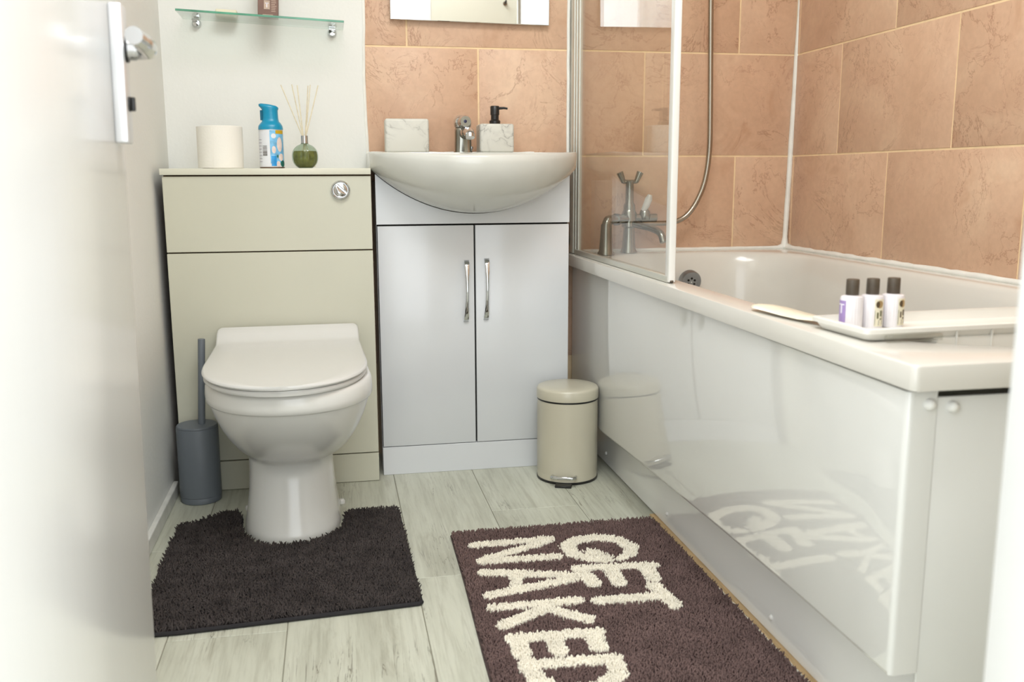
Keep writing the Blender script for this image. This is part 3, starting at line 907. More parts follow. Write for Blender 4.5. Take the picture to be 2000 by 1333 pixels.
basin = thing('basin', 'white ceramic semi recessed basin with bowed front on the vanity', 'basin', (0.25, -0.2, 0.8))
cols = []
NU = 49
for i in range(NU):
    u = -1 + 2 * i / (NU - 1)
    x = BC + BHW * u
    q = max(0.0, 1 - abs(u) ** 2.1)
    yf = -0.205 - 0.195 * q ** 0.62
    zt = 0.8375 - 0.010 * q
    zbm = basin_under(u)
    c = []
    c.append((x, -0.0012, 0.800)); c.append((x, -0.0012, 0.8375))
    depth = 0.115 * max(0, 1 - (abs(u) / 0.86) ** 2.4) ** 0.6 if abs(u) < 0.86 else 0.0
    ylip = yf + 0.020
    yb = -0.150
    for t in (0.0, 0.45, 0.9):
        c.append((x, -0.0012 + (yb + 0.0012) * t - 0.004, 0.8375))
    L_ = max(0.0, yb - ylip)
    for t in (0.0, 0.08, 0.18, 0.32, 0.5, 0.68, 0.82, 0.92, 1.0):
        bowl = sin(pi * t) ** 0.55 if 0 < t < 1 else 0.0
        c.append((x, yb - L_ * t - (0.0002 if L_ == 0 else 0), 0.8375 + (zt - 0.8375) * t - depth * bowl))
    c.append((x, yf + 0.012, zt)); c.append((x, yf + 0.005, zt - 0.0015)); c.append((x, yf + 0.0012, zt - 0.006))
    # apron: a quarter-ellipse sweep from the lip back under to the cabinet
    y_end = vy + 0.0008 if abs(u) < 0.94 else vy + 0.0008
    for t in np.linspace(0.08, 1.0, 16):
        a = 0.5 * pi * t
        c.append((x, y_end + (yf - y_end) * cos(a) ** 0.80 if a < pi / 2 - 1e-6 else y_end, zbm + (zt - 0.006 - zbm) * (1 - sin(a)) ** 0.9 if t < 1 else zbm))
    c.append((x, vy + 0.0195 if False else y_end + 0.0002, 0.8005 if False else max(zbm + 0.001, min(0.801, zbm + 0.02)))) if False else None
    cols.append(c)
# underside is closed where the basin sinks into the cabinet
for c in cols:
    c.append((c[-1][0], -0.03, min(0.800, c[-1][2] + 0.0)))
bm = bm_loft(cols, cap=True)
bs = obj('bowl', bm, M_basin, basin, angle=45)
obj('waste', bm_lathe([(0.0, 0.0), (0.02, 0.0), (0.022, 0.002), (0.0, 0.003)], 24, (BC, -0.255, 0.7245)), M_chrome, basin)
obj('wall_sealant', bm_tube([(x, -0.004, 0.8395 + 0.0008 * sin(x * 90)) for x in np.arange(-0.008, 0.455, 0.012)], 0.0035, 8), M_sil, basin, label='white sealant along the tiles')

# basin mixer tap
bt = thing('basin_tap', 'small chrome mixer tap in the middle of the basin', 'tap', (0.2365, -0.095, 0.8375))
tx, ty = 0.2365, -0.095
rings = []
for z, hx_, hy_, oy in ((0.8377, .0235, .0245, 0), (0.8405, .0235, .0245, 0), (0.843, .0222, .0235, 0), (0.870, .0215, .0225, -.001), (0.890, .0215, .0230, -.003), (0.899, .0212, .0230, -.004), (0.9015, .0195, .0210, -.004)):
    rings.append([(tx + hx_ * abs(cos(a)) ** .62 * (1 if cos(a) >= 0 else -1), ty + oy + hy_ * abs(sin(a)) ** .62 * (1 if sin(a) >= 0 else -1), z) for a in np.linspace(0, 2 * pi, 41)[:-1]])
obj('body', bm_loft(rings), M_tap, bt, angle=60)
sp = smooth_path([(tx + 0.002, ty - 0.004, 0.885), (tx + 0.003, ty - 0.045, 0.8885), (tx + 0.004, ty - 0.085, 0.886), (tx + 0.004, ty - 0.105, 0.879)], 6)
obj('spout', bm_tube(sp, [0.0150] * 7 + [0.0135] * 6 + [0.012] * (len(sp) - 13), 18), M_chrome, bt)
rings = []
for z, r, oy in ((0.9012, .0185, -.004), (0.9035, .0215, -.005), (0.912, .0232, -.006), (0.921, .0226, -.005), (0.928, .0195, -.003), (0.9325, .0140, .000), (0.9345, .0070, .002), (0.935, .0015, .003)):
    rings.append([(tx - 0.001 + r * abs(cos(a)) ** .8 * (1 if cos(a) >= 0 else -1), ty + oy + r * 1.05 * sin(a), z) for a in np.linspace(0, 2 * pi, 37)[:-1]])
lv = obj('lever', join(bm_loft(rings), bm_tube(smooth_path([(tx - 0.001, ty - 0.012, 0.914), (tx, ty - 0.040, 0.9165), (tx, ty - 0.058, 0.9150)], 5), [0.0165] * 4 + [0.0155] * 4 + [0.0135] * 3, 18)), M_chrome, bt, angle=60)
obj('temperature_dot', bm_lathe([(0.0, 0.002), (0.0042, 0.002), (0.0042, -0.001), (0.0, -0.0015)], 14, (tx - 0.001, ty - 0.0585, 0.9155), 'y'), pmat('navy_dot', (28, 28, 64), 0.3), lv)
obj('aerator_nut', bm_tube([(tx + 0.004, ty - 0.103, 0.881), (tx + 0.004, ty - 0.107, 0.872)], 0.0112, 16), M_chrome, bt)
obj('waste_rod', bm_lathe([(0.002, 0.8375), (0.002, 0.848), (0.0045, 0.849), (0.0045, 0.855), (0.0, 0.857)], 12, (0.2645, -0.062, 0)), M_chrome, bt)

# marble accessories on the basin deck
mh = thing('marble_tumbler', 'rectangular white marble tumbler at left end of the basin', 'tumbler', (0.090, -0.085, 0.8375))
bm = bm_box(-0.0565, 0.0565, -0.026, 0.026, 0, 0.0865, 0.0062, 4)
top = [f for f in bm.faces if f.normal.z > 0.99]
ri = bmesh.ops.inset_region(bm, faces=top, thickness=0.004, depth=0)
bmesh.ops.translate(bm, vec=(0, 0, -0.07), verts=list({v for f in top for v in f.verts}))
o = obj('cup', bm, M_marble, None, angle=40); o.parent = mh
sd = thing('soap_dispenser', 'square white marble soap dispenser with black pump beside the tap', 'soap dispenser', (0.3235, -0.090, 0.8375))
o = obj('bottle', bm_box(-0.0455, 0.0455, -0.034, 0.034, 0, 0.0745, 0.0062, 4), M_marble, None, angle=40); o.parent = sd
o = obj('pump', join(bm_lathe([(0.0145, 0.0735), (0.0145, 0.083), (0.0125, 0.0845), (0.0105, 0.0865), (0.0105, 0.098), (0.0120, 0.0985), (0.0120, 0.1195), (0.0105, 0.1215), (0.0, 0.122)], 28),
                     bm_tube([(0.006, 0, 0.1155), (0.024, -0.001, 0.1165), (0.034, -0.002, 0.1150)], [0.0038, 0.0032, 0.0026], 12)), M_black, None); o.parent = sd

# ------------------------------------------------------------------ mirror and glass shelf
mir = thing('wall_mirror', 'frameless mirror on the tiles above the basin', 'mirror', (0.2726, -0.014, 1.5))
bmm = bm_box(0.0598, 0.4860, -0.020, -0.013, 1.1828, 1.80, 0.0012, 1)
rotate_bm(bmm, radians(0.75), (0.0598, 0, 1.1835), 'Y')
bmm2 = bm_box(0.075, 0.471, -0.013, 0.0, 1.20, 1.785)
rotate_bm(bmm2, radians(0.75), (0.0598, 0, 1.1835), 'Y')
obj('glass', bmm, M_mirror, mir, smooth=False)
obj('backing', bmm2, M_chip, mir, smooth=False)

TILT = radians(2.55)
SHP = (-0.2615, -0.13, 1.1650)
sh = thing('glass_shelf', 'tilted green edged glass shelf on the white wall', 'shelf', (-0.2615, -0.066, 1.165))


def tilt(bm): return rotate_bm(bm, TILT, SHP, 'Y')


obj('glass_plate', tilt(bm_box(-0.461, -0.062, -0.1295, -0.004, 1.1625, 1.1675)), M_shelf_glass, sh, smooth=False)
obj('front_edge', tilt(bm_box(-0.461, -0.062, -0.1305, -0.1293, 1.1625, 1.1675, 0.0005, 1)), M_glass_edge, sh)
for x in (-0.4285, -0.0905):
    cl = join(bm_lathe([(0.0, 0.0), (0.0115, 0.0), (0.0115, -0.004), (0.0085, -0.010), (0.0085, -0.016), (0.0, -0.017)], 20, (x, -0.001, 1.1545), 'y'),
              bm_box(x - 0.009, x + 0.009, -0.030, -0.002, 1.1575, 1.1622, 0.001, 1), bm_box(x - 0.006, x + 0.006, -0.018, -0.002, 1.1678, 1.1695, 0.0006, 1))
    obj('clip', tilt(cl), M_chrome, sh)


def on_shelf(bm):
    return tilt(bm)


cb = thing('brown_carton', 'small brown printed carton on the glass shelf', 'box', (-0.245, -0.085, 1.17))
obj('carton', on_shelf(bm_box(-0.2708, -0.2225, -0.105, -0.065, 1.1676, 1.283, 0.0006, 1)), M_box, cb)
pb = [bm_box(-0.2545, -0.2405, -0.1054, -0.1048, 1.1845, 1.2035), ]
obj('emblem', on_shelf(bm_box(-0.2560, -0.2420, -0.1054, -0.1049, 1.1850, 1.2060)), M_box_print, cb)
obj('letter', on_shelf(join(bm_box(-0.2530, -0.2450, -0.1058, -0.1053, 1.1985, 1.2005), bm_box(-0.2500, -0.2480, -0.1058, -0.1053, 1.1890, 1.2000))), M_white_ink, cb, label='pale T in the emblem')
lines = []
for i in range(9):
    z = 1.180 + i * 0.0042
    lines.append(bm_box(-0.2385, -0.2385 + random.uniform(0.009, 0.0135), -0.1053, -0.1049, z, z + 0.0014))
lines.append(bm_box(-0.259, -0.234, -0.1053, -0.1049, 1.1715, 1.1728))
obj('small_print', on_shelf(join(*lines)), M_box_print, cb)
sb = obj('soap_bar', on_shelf(bm_box(-0.3780, -0.3255, -0.050, -0.012, 1.1676, 1.187, 0.004, 3)), M_soap)
tag(sb, 'pale cream soap bar at the back of the glass shelf', 'soap')

# ------------------------------------------------------------------ things on the WC unit
WT = 0.7970
tr = thing('toilet_roll', 'white toilet paper roll standing on the cream unit', 'toilet roll', (-0.3665, -0.165, WT))
o = obj('roll', bm_lathe([(0.021, 0.002), (0.046, 0.0), (0.0485, 0.0015), (0.0500, 0.05), (0.0500, 0.100), (0.048, 0.1015), (0.021, 0.1015), (0.0205, 0.1005)], 56, cap=False), M_paper, None, angle=45); o.parent = tr
o = obj('cardboard_core', bm_lathe([(0.0212, 0.002), (0.0212, 0.1005), (0.0198, 0.1005), (0.0198, 0.002)], 32, cap=False), pmat('core_card', (176, 150, 118), 0.9), None); o.parent = tr
rings = []
for z in (0.0015, 0.05, 0.100):
    row = []
    for k in range(9):
        t = k / 8
        a = radians(250) - t * radians(62)
        r_ = 0.0506 + 0.0075 * t ** 2
        row.append((r_ * cos(a), r_ * sin(a), z))
    for k in range(8, -1, -1):
        x, y, zz = row[k]
        row.append((x * 0.985, y * 0.985, zz))
    rings.append(row)
o = obj('loose_sheet', bm_loft(rings), M_paper, None, angle=60); o.parent = tr

af = thing('air_freshener', 'teal topped air freshener spray beside the toilet roll', 'spray can', (-0.2490, -0.170, WT))


def sub(name, bm, m, par, **kw):
    o = obj(name, bm, m, None, **kw); o.parent = par
    return o


def curved_patch(r, a0, a1, z0, z1, th=0.0004, n=14):
    rows = []
    for z in (z0, z1):
        row = [(r * cos(a0 + (a1 - a0) * i / n), r * sin(a0 + (a1 - a0) * i / n), z) for i in range(n + 1)]
        row += [((r + th) * cos(a1 + (a0 - a1) * i / n), (r + th) * sin(a1 + (a0 - a1) * i / n), z) for i in range(n + 1)]
        rows.append(row)
    return bm_loft(rows)


RC = 0.0298
can = sub('can', bm_lathe([(0.0, 0.0), (0.0265, 0.0), (0.0275, 0.002), (RC, 0.004), (0.0296, 0.05), (0.0293, 0.094), (0.0, 0.095)], 44), M_can, af)
sub('base_rim', bm_lathe([(0.0278, 0.0003), (RC + 0.0003, 0.0018), (RC + 0.0003, 0.0035), (0.0278, 0.0042)], 44, cap=False), pmat('can_rim_brown', (120, 96, 78), 0.4, metal=0.6), af)
cap_rings = []
for z, rx, ry, ox, sl in ((0.0935, .0296, .0296, 0, 0), (0.098, .0296, .0296, 0, 0), (0.103, .0285, .0285, 0, 0), (0.109, .0245, .0240, .0005, 0), (0.113, .0205, .0195, .0005, 0), (0.120, .0188, .0178, .0008, 0),
                          (0.132, .0185, .0172, .0006, 0), (0.141, .0190, .0175, 0, .001), (0.1445, .0215, .0180, -.001, .002), (0.147, .0235, .0180, -.0025, .003), (0.151, .0232, .0172, -.003, .0035), (0.1535, .0190, .0130, -.003, .003), (0.1545, .0060, .0050, -.003, .001)):
    cap_rings.append([(ox + rx * abs(cos(a)) ** .85 * (1 if cos(a) >= 0 else -1), ry * abs(sin(a)) ** .85 * (1 if sin(a) >= 0 else -1), z - sl * cos(a) - 0.0) for a in np.linspace(0, 2 * pi, 41)[:-1]])
sub('spray_cap', bm_loft(cap_rings), M_teal, af, angle=60)
sub('trigger', bm_loft([[(x - 0.019, y, z) for x, y in ((-.004, -.007), (.002, -.008), (.002, .008), (-.004, .007))] for z in (0.1165, 0.124, 0.133, 0.140)]), pmat('teal_trigger', (0, 92, 118), 0.35), af)
q = radians(-90)
PLN = [('blue_label', q - 0.05, q + 1.25, 0.012, 0.0915, M_can_blue, 0), ('deep_blue_print', q + 0.02, q + 0.42, 0.006, 0.030, M_can_deep, 1), ('mustard_tag', q + 0.42, q + 1.2, 0.083, 0.0915, M_can_yellow, 1),
       ('petal_print', q + 0.50, q + 1.0, 0.040, 0.075, M_can_pink, 1), ('petal_print', q + 0.08, q + 0.40, 0.036, 0.054, M_can_pink, 1), ('petal_print', q + 0.42, q + 0.75, 0.005, 0.018, M_can_pink, 1),
       ('petal_print', q + 0.62, q + 1.1, 0.018, 0.036, M_can_pink, 1), ('leaf_print', q + 0.78, q + 1.3, 0.004, 0.020, M_can_green, 1), ('leaf_print', q + 0.45, q + 0.60, 0.026, 0.033, M_can_green, 2), ('cloud_print', q + 0.06, q + 0.45, 0.072, 0.084, M_can, 1)]
def oval_patch(r, a0, a1, z0, z1, th=0.0004, n=10):
    """an oval print that follows the curve of the can"""
    am, zm, ra, rz = (a0 + a1) / 2, (z0 + z1) / 2, (a1 - a0) / 2, (z1 - z0) / 2
    rows = []
    for k in range(13):
        t = -0.985 + 1.97 * k / 12
        h = ra * sqrt(1 - t * t)
        z = zm + rz * t
        row = [(r * cos(am - h + 2 * h * i / n), r * sin(am - h + 2 * h * i / n), z) for i in range(n + 1)]
        row += [((r + th) * cos(am + h - 2 * h * i / n), (r + th) * sin(am + h - 2 * h * i / n), z) for i in range(n + 1)]
        rows.append(row)
    return bm_loft(rows)


for nm, a0, a1, z0, z1, mm, lv_ in PLN:
    mk = oval_patch if nm.startswith(('petal', 'leaf', 'cloud')) else curved_patch
    sub(nm, mk(RC + 0.0002 + 0.0003 * lv_, a0, a1, z0, z1), mm, can)
bars = [curved_patch(RC + 0.0002, q - 0.70, q - 0.30, 0.031 + i * 0.0032, 0.031 + i * 0.0032 + random.choice((0.0012, 0.0018, 0.0024))) for i in range(8)]
sub('barcode', join(*bars), M_print_grey, can)
sub('small_print', join(*[curved_patch(RC + 0.0002, q - 1.2, q - 0.80, 0.016 + i * 0.0075, 0.0175 + i * 0.0075) for i in range(8)]), pmat('print_lilac_grey', (176, 174, 186), 0.5), can)

rd = thing('reed_diffuser', 'round green glass reed diffuser on the cream unit', 'diffuser', (-0.1690, -0.170, WT))
gp = []
for t in np.linspace(-0.92, 0.95, 26):
    gp.append((0.0312 * sqrt(max(0, 1 - (abs(t)) ** 2.4)), 0.0305 + 0.0315 * t))
prof = [(0.0, gp[0][1])] + gp + [(0.0085, 0.0635), (0.0085, 0.066)]
z_shift = gp[0][1]
prof = [(r, z - z_shift) for r, z in prof]
rings = []
NG = 64
for r, z in prof:
    rings.append([(r * (1 + 0.018 * cos(16 * 2 * pi * i / NG)) * cos(2 * pi * i / NG), r * (1 + 0.018 * cos(16 * 2 * pi * i / NG)) * sin(2 * pi * i / NG), z) for i in range(NG)])
sub('glass_globe', bm_loft(rings), M_globe, rd, angle=70)
lq = [(max(0.0, r * 0.93 - 0.0004), max(z, 0.0022)) for r, z in prof if z < 0.0445]
rings = [[(r * (1 + 0.05 * cos(9 * 2 * pi * i / NG) * (1 if 0.004 < z < 0.041 else 0)) * cos(2 * pi * i / NG), r * (1 + 0.05 * cos(9 * 2 * pi * i / NG) * (1 if 0.004 < z < 0.041 else 0)) * sin(2 * pi * i / NG), z) for i in range(NG)] for r, z in lq]
sub('scented_oil', bm_loft(rings), M_liquid, rd, label='olive coloured oil')
sub('collar', bm_lathe([(0.0088, 0.0605), (0.0088, 0.0795), (0.0075, 0.0800), (0.0055, 0.0795), (0.0055, 0.062)], 28, cap=False), M_chrome, rd)
for tx_, ty_ in ((-0.0555, 0.004), (-0.0255, -0.012), (-0.0125, 0.014), (0.0195, -0.006), (0.0405, 0.008), (0.014, 0.018)):
    top_ = Vector((tx_, ty_, 0.2015)); bot = Vector((-tx_ * 0.30, -ty_ * 0.3, 0.004))
    k = (0.079 - bot.z) / (top_.z - bot.z)
    at_c = bot.lerp(top_, k)
    off = Vector((at_c.x, at_c.y, 0)); off = off * (1 - min(1, 0.0036 / max(off.length, 1e-6)))
    sub('reed', bm_tube([bot - off, top_ - off * 0.6], 0.0013, 8), M_reed, rd)

# ------------------------------------------------------------------ toilet brush
br = thing('toilet_brush', 'slate grey toilet brush in cylindrical holder left of the toilet', 'toilet brush', (-0.4475, -0.2975, 0))
sub('holder', bm_lathe([(0.0, 0.0), (0.0455, 0.0), (0.0475, 0.0015), (0.0478, 0.014), (0.0470, 0.0152), (0.0486, 0.0164), (0.0488, 0.183), (0.0482, 0.1845), (0.0, 0.1850)], 56), M_grey_plastic, br)
sub('lid', bm_lathe([(0.0, 0.185), (0.0478, 0.1849), (0.0480, 0.1870), (0.0465, 0.1895), (0.0, 0.1905)], 56), M_grey_plastic, br)
bh = bm_lathe([(0.0083, 0.187), (0.0083, 0.396), (0.0078, 0.3975), (0.0, 0.398)], 28, (0.011, 0.002, 0))
rotate_bm(bh, radians(3.2), (0.011, 0.002, 0.189), 'Y')
sub('handle', bh, M_grey_plastic, br)

# ------------------------------------------------------------------ pedal bin
bn = thing('pedal_bin', 'small cream pedal bin with dimpled body beside the bath', 'bin', (0.4728, -0.3010, 0))
RB = 0.0780
sub('base_ring', bm_lathe([(0.0, 0.0), (0.0770, 0.0), (0.0792, 0.001), (0.0792, 0.0065), (0.0, 0.0068)], 64), M_black, bn, label='black base ring')
rings = []
NA, NZ = 150, 64
z0b, z1b = 0.0066, 0.2115
for j in range(NZ + 1):
    z = z0b + (z1b - z0b) * j / NZ
    ring = []
    for i in range(NA):
        a = 2 * pi * i / NA
        # raised lozenge grid on the middle band
        amp = 0.0008 if 0.022 < z < 0.196 else 0.0
        d = amp * (sin(a * 37 + z * 480) * sin(a * 37 - z * 480))
        ring.append(((RB + d) * cos(a), (RB + d) * sin(a), z))
    rings.append(ring)
sub('body', bm_loft(rings), M_bin, bn, angle=80)
sub('seal_ring', bm_lathe([(0.0, 0.211), (0.0786, 0.2112), (0.0786, 0.2158), (0.0, 0.216)], 64), M_black, bn, label='black seal under the lid')
sub('lid', bm_lathe([(0.0, 0.2158), (0.0796, 0.2157), (0.0800, 0.2180), (0.0798, 0.2375), (0.0775, 0.2425), (0.0725, 0.2448), (0.04, 0.2462), (0.0, 0.2466)], 64), M_bin, bn, angle=50)
pa = radians(-110)
pd = Vector((cos(pa), sin(pa), 0)); pt = Vector((-pd.y, pd.x, 0))
pth = [pd * 0.072 - pt * 0.029 + Vector((0, 0, 0.022)), pd * 0.094 - pt * 0.029 + Vector((0, 0, 0.025)), pd * 0.100 - pt * 0.024 + Vector((0, 0, 0.026)), pd * 0.100 + pt * 0.024 + Vector((0, 0, 0.026)), pd * 0.094 + pt * 0.029 + Vector((0, 0, 0.025)), pd * 0.072 + pt * 0.029 + Vector((0, 0, 0.022))]
sub('pedal', bm_tube(pth, 0.0044, 12), M_chrome, bn)
fo = bm_box(-0.021, 0.021, -0.012, 0.014, 0.0, 0.0055, 0.001, 1)
bmesh.ops.rotate(fo, cent=(0, 0, 0), matrix=Matrix.Rotation(pa + pi / 2, 3, 'Z'), verts=fo.verts)
bmesh.ops.translate(fo, vec=pd * 0.090, verts=fo.verts)
sub('pedal_foot', fo, M_black, bn)

# ------------------------------------------------------------------ bath caddy and bottles
cad = thing('bath_caddy', 'white plastic caddy tray lying across near end of the bath', 'bath caddy', (0.88, -1.46, RT))
cz0, cz1 = 0.520, 0.5790


def cadR(bm): return rotate_bm(bm, radians(3.0), (0.62, -1.49, 0), 'Z')


def tray(x0, x1, y0, y1, z0, z1, th, flange):
    o_ = rrect
    rad = [(0.009, 0.009)] * 4
    R_ = []
    def ring(i, z, extra=0): return rrect(x0 + i - extra, x1 - i + extra, y0 + i - extra, y1 - i + extra, rad, z, 6, 4)
    R_.append(ring(0.006, z0)); R_.append(ring(0.004, z0 + 0.002)); R_.append(ring(0.0, z1 - 0.007)); R_.append(ring(0, z1 - 0.0065, flange)); R_.append(ring(0, z1 - 0.001, flange)); R_.append(ring(0, z1, flange - 0.0015))
    R_.append(ring(th, z1)); R_.append(ring(th + 0.0005, z1 - 0.004)); R_.append(ring(th + 0.006, z0 + th)); R_.append(ring(0.05 if (x1 - x0) > .2 else .02, z0 + th))
    return bm_loft(R_)


PZ = RT + 0.0012
obj('tray', cadR(tray(0.5640, 1.1300, -1.498, -1.374, PZ, cz1, 0.003, 0.0045)), M_caddy, cad, angle=40)
obj('basket', cadR(bm_box(0.6700, 1.1200, -1.4978, -1.3760, cz0, PZ + 0.0005, 0.004, 2)), M_caddy, cad, angle=40)
for x in (0.700, 0.755, 0.810, 0.865, 0.920, 0.975, 1.030, 1.085):
    obj('rib', cadR(bm_box(x - 0.0011, x + 0.0011, -1.4998, -1.4960, cz0 + 0.003, cz1 - 0.006, 0.0005, 1)), M_caddy, cad)
# the clear clip at the left end and the yellowed paddle arm that rests on the rim
obj('clear_clip', cadR(bm_box(0.585, 0.668, -1.5120, -1.5035, RT + 0.0010, RT + 0.0095, 0.001, 1)), M_caddy_clear, cad, label='clear plastic clip')
arm = []
for t, x, y, hw, z, th in ((0, 0.5450, -1.150, 0.006, RT + 0.0065, 0.003), (.06, 0.5470, -1.156, 0.015, RT + 0.0070, 0.0045), (.15, 0.5500, -1.172, 0.020, RT + 0.0075, 0.0055), (.3, 0.556, -1.210, 0.0225, RT + 0.0072, 0.0055), (.5, 0.562, -1.258, 0.0225, RT + 0.0058, 0.0050), (.7, 0.567, -1.305, 0.0205, RT + 0.0056, 0.0045), (.9, 0.573, -1.342, 0.0175, RT + 0.0075, 0.0042), (1, 0.578, -1.366, 0.0155, RT + 0.011, 0.004)):
    dv = Vector((0.14, -0.99, 0)).normalized()
    n_ = Vector((-dv.y, dv.x, 0))
    c_ = Vector((x + 0.014, y * 0.86 - 0.198, z))
    arm.append([tuple(c_ - n_ * hw + Vector((0, 0, -th * .3))), tuple(c_ - n_ * hw * .8 + Vector((0, 0, th * .5))), tuple(c_ + Vector((0, 0, th * .75))), tuple(c_ + n_ * hw * .8 + Vector((0, 0, th * .5))), tuple(c_ + n_ * hw + Vector((0, 0, -th * .3))), tuple(c_ + n_ * hw * .7 + Vector((0, 0, -th * .5))), tuple(c_ - n_ * hw * .7 + Vector((0, 0, -th * .5)))])
obj('paddle_arm', bm_loft(arm), M_caddy_old, cad, angle=60, label='yellowed paddle end resting on the rim')

BOT = [(0.5900, -1.4180, 'lilac', 'mini white bottle with lilac label, leftmost of three on caddy'),
       (0.6220, -1.4160, 'left', 'mini white bottle between the two others on the caddy'),
       (0.6550, -1.4140, 'right', 'mini white bottle furthest right of three on caddy')]
bz = PZ + 0.0031
KB = 0.0475 / 0.0801
for x, y, kind, lab in BOT:
    b = thing('toiletry_bottle', lab, 'bottle', (x, y, bz), 'mini toiletry bottles in the bath caddy')
    rr_ = 0.0150
    rings = []
    for r, z in ((0.0, 0.0), (0.0135, 0.0), (rr_, 0.0015), (rr_, 0.0430), (0.0144, 0.0452), (0.0125, 0.0462), (0.0085, 0.0464), (0.0085, 0.0475), (0.0, 0.0476)):
        ring = []
        for i in range(96):
            a = 2 * pi * i / 96
            rib = 0.00022 * (1 if i % 4 < 2 else -1) if r == rr_ else 0
            ring.append(((r + rib) * cos(a), (r + rib) * sin(a), z))
        rings.append(ring)
    body = sub('body', bm_loft(rings), M_bottle, b, angle=30)
    sub('cap', bm_lathe([(0.0, 0.0472), (0.0086, 0.0472), (0.0088, 0.0476), (0.0086, 0.0682), (0.0080, 0.0690), (0.0, 0.0692)], 28), M_cap, b, label='dark brown cap')
    va = radians(-106)           # direction facing the doorway
    va = atan2(-2.58 - y, -0.11 - x)
    if kind == 'lilac':
        a1 = va - 0.50; a0 = a1 - 1.1
        lb = sub('label', curved_patch(rr_ + 0.0004, a0, a1, 0.009, 0.040), M_lilac, b)
        sub('letter', join(curved_patch(rr_ + 0.0008, a0 + 0.28, a1 - 0.12, 0.0340, 0.0354), curved_patch(rr_ + 0.0008, a0 + 0.58, a0 + 0.72, 0.0225, 0.0350)), M_white_ink, lb, label='white T')
    else:
        sh_ = 0.26 if kind == 'left' else 0.50
        a0 = va + sh_; a1 = a0 + 0.95
        lb = sub('label', curved_patch(rr_ + 0.0004, a0, a1, 0.004, 0.0415), M_label, b)
        am = a0 + 0.45
        sub('seal', oval_patch(rr_ + 0.0007, am - 0.36, am + 0.36, 0.0345 - 0.0052, 0.0345 + 0.0052), M_gold, lb, label='round gold seal')
        sub('seal_dark_oval', oval_patch(rr_ + 0.0012, am - 0.35, am - 0.02, 0.0345 - 0.0045, 0.0345 + 0.0045, 0.0003), M_ink, lb)  # darker ink oval over one half of the seal
        sub('vertical_print', join(curved_patch(rr_ + 0.0008, a0 + 0.22, a0 + 0.36, 0.0150, 0.0235), curved_patch(rr_ + 0.0008, a0 + 0.52, a0 + 0.66, 0.0180, 0.0260), curved_patch(rr_ + 0.0008, a0 + 0.54, a0 + 0.64, 0.0130, 0.0155)), M_ink_green if kind == 'left' else M_ink, lb)
        sub('border_line', join(curved_patch(rr_ + 0.0008, a0 + 0.04, a0 + 0.07, 0.006, 0.026), curved_patch(rr_ + 0.0008, a0 + 0.40, a0 + 0.43, 0.006, 0.013), curved_patch(rr_ + 0.0008, a0 + 0.75, a0 + 0.78, 0.006, 0.026)), M_print_grey, lb)

# ------------------------------------------------------------------ robe hooks seen in the mirror
for x, lab in ((0.739, 'small dark robe hook nearer the doorway'), (0.844, 'small dark robe hook beside the pipe casing')):
    hk = thing('robe_hook', lab, 'hook', (x, YF, 1.588), 'robe hooks on the front wall')
    sub('plate', bm_lathe([(0.0, 0.0), (0.010, 0.0), (0.010, 0.004), (0.0, 0.005)], 16, (0, 0, 0), 'y'), M_steel, hk)
    sub('peg', bm_tube([(0, 0.003, 0), (0, 0.022, 0.002), (0, 0.028, 0.010)], 0.0045, 10), M_black, hk)


# ------------------------------------------------------------------ bath mats: tufted pile
def tuft_mesh(name, P, hgt, rad, mat, parent, seed, label=None, lean=0.5):
    """thousands of little bent yarn tufts in one mesh: 3-sided, 2 segments"""
    rng = np.random.default_rng(seed)
    n = len(P)
    ang = rng.uniform(0, 2 * pi, n)
    hh = hgt * rng.uniform(0.72, 1.18, n)
    ln = hgt * lean * rng.uniform(0.2, 1.3, n)
    la = rng.uniform(0, 2 * pi, n)
    rr_ = rad * rng.uniform(0.75, 1.25, n)
    V = np.zeros((n, 7, 3))
    for k in range(3):
        a = ang + 2 * pi * k / 3
        V[:, k, 0] = P[:, 0] + rr_ * np.cos(a); V[:, k, 1] = P[:, 1] + rr_ * np.sin(a); V[:, k, 2] = P[:, 2]
        V[:, 3 + k, 0] = P[:, 0] + rr_ * 1.05 * np.cos(a) + ln * .7 * np.cos(la)
        V[:, 3 + k, 1] = P[:, 1] + rr_ * 1.05 * np.sin(a) + ln * .7 * np.sin(la)
        V[:, 3 + k, 2] = P[:, 2] + hh * .80
    V[:, 6, 0] = P[:, 0] + ln * np.cos(la); V[:, 6, 1] = P[:, 1] + ln * np.sin(la); V[:, 6, 2] = P[:, 2] + hh
    tri = []
    for k in range(3):
        j = (k + 1) % 3
        tri += [(k, j, 3 + j), (k, 3 + j, 3 + k), (3 + k, 3 + j, 6)]
    tri = np.array(tri)
    F = (tri[None, :, :] + (np.arange(n) * 7)[:, None, None]).reshape(-1, 3)
    me = bpy.data.meshes.new(name)
    me.vertices.add(n * 7); me.vertices.foreach_set('co', V.reshape(-1).astype(np.float32))
    me.loops.add(len(F) * 3); me.loops.foreach_set('vertex_index', F.reshape(-1).astype(np.int32))
    me.polygons.add(len(F)); me.polygons.foreach_set('loop_start', (np.arange(len(F)) * 3).astype(np.int32))
    me.update(calc_edges=True)
    me.polygons.foreach_set('use_smooth', [True] * len(F))
    me.materials.append(mat)
    o = bpy.data.objects.new(name, me)
    COL.objects.link(o)
    o.parent = parent
    o.matrix_parent_inverse = world_of(parent).inverted()
    o['kind'] = 'stuff'
    if label: o['label'] = label
    return o


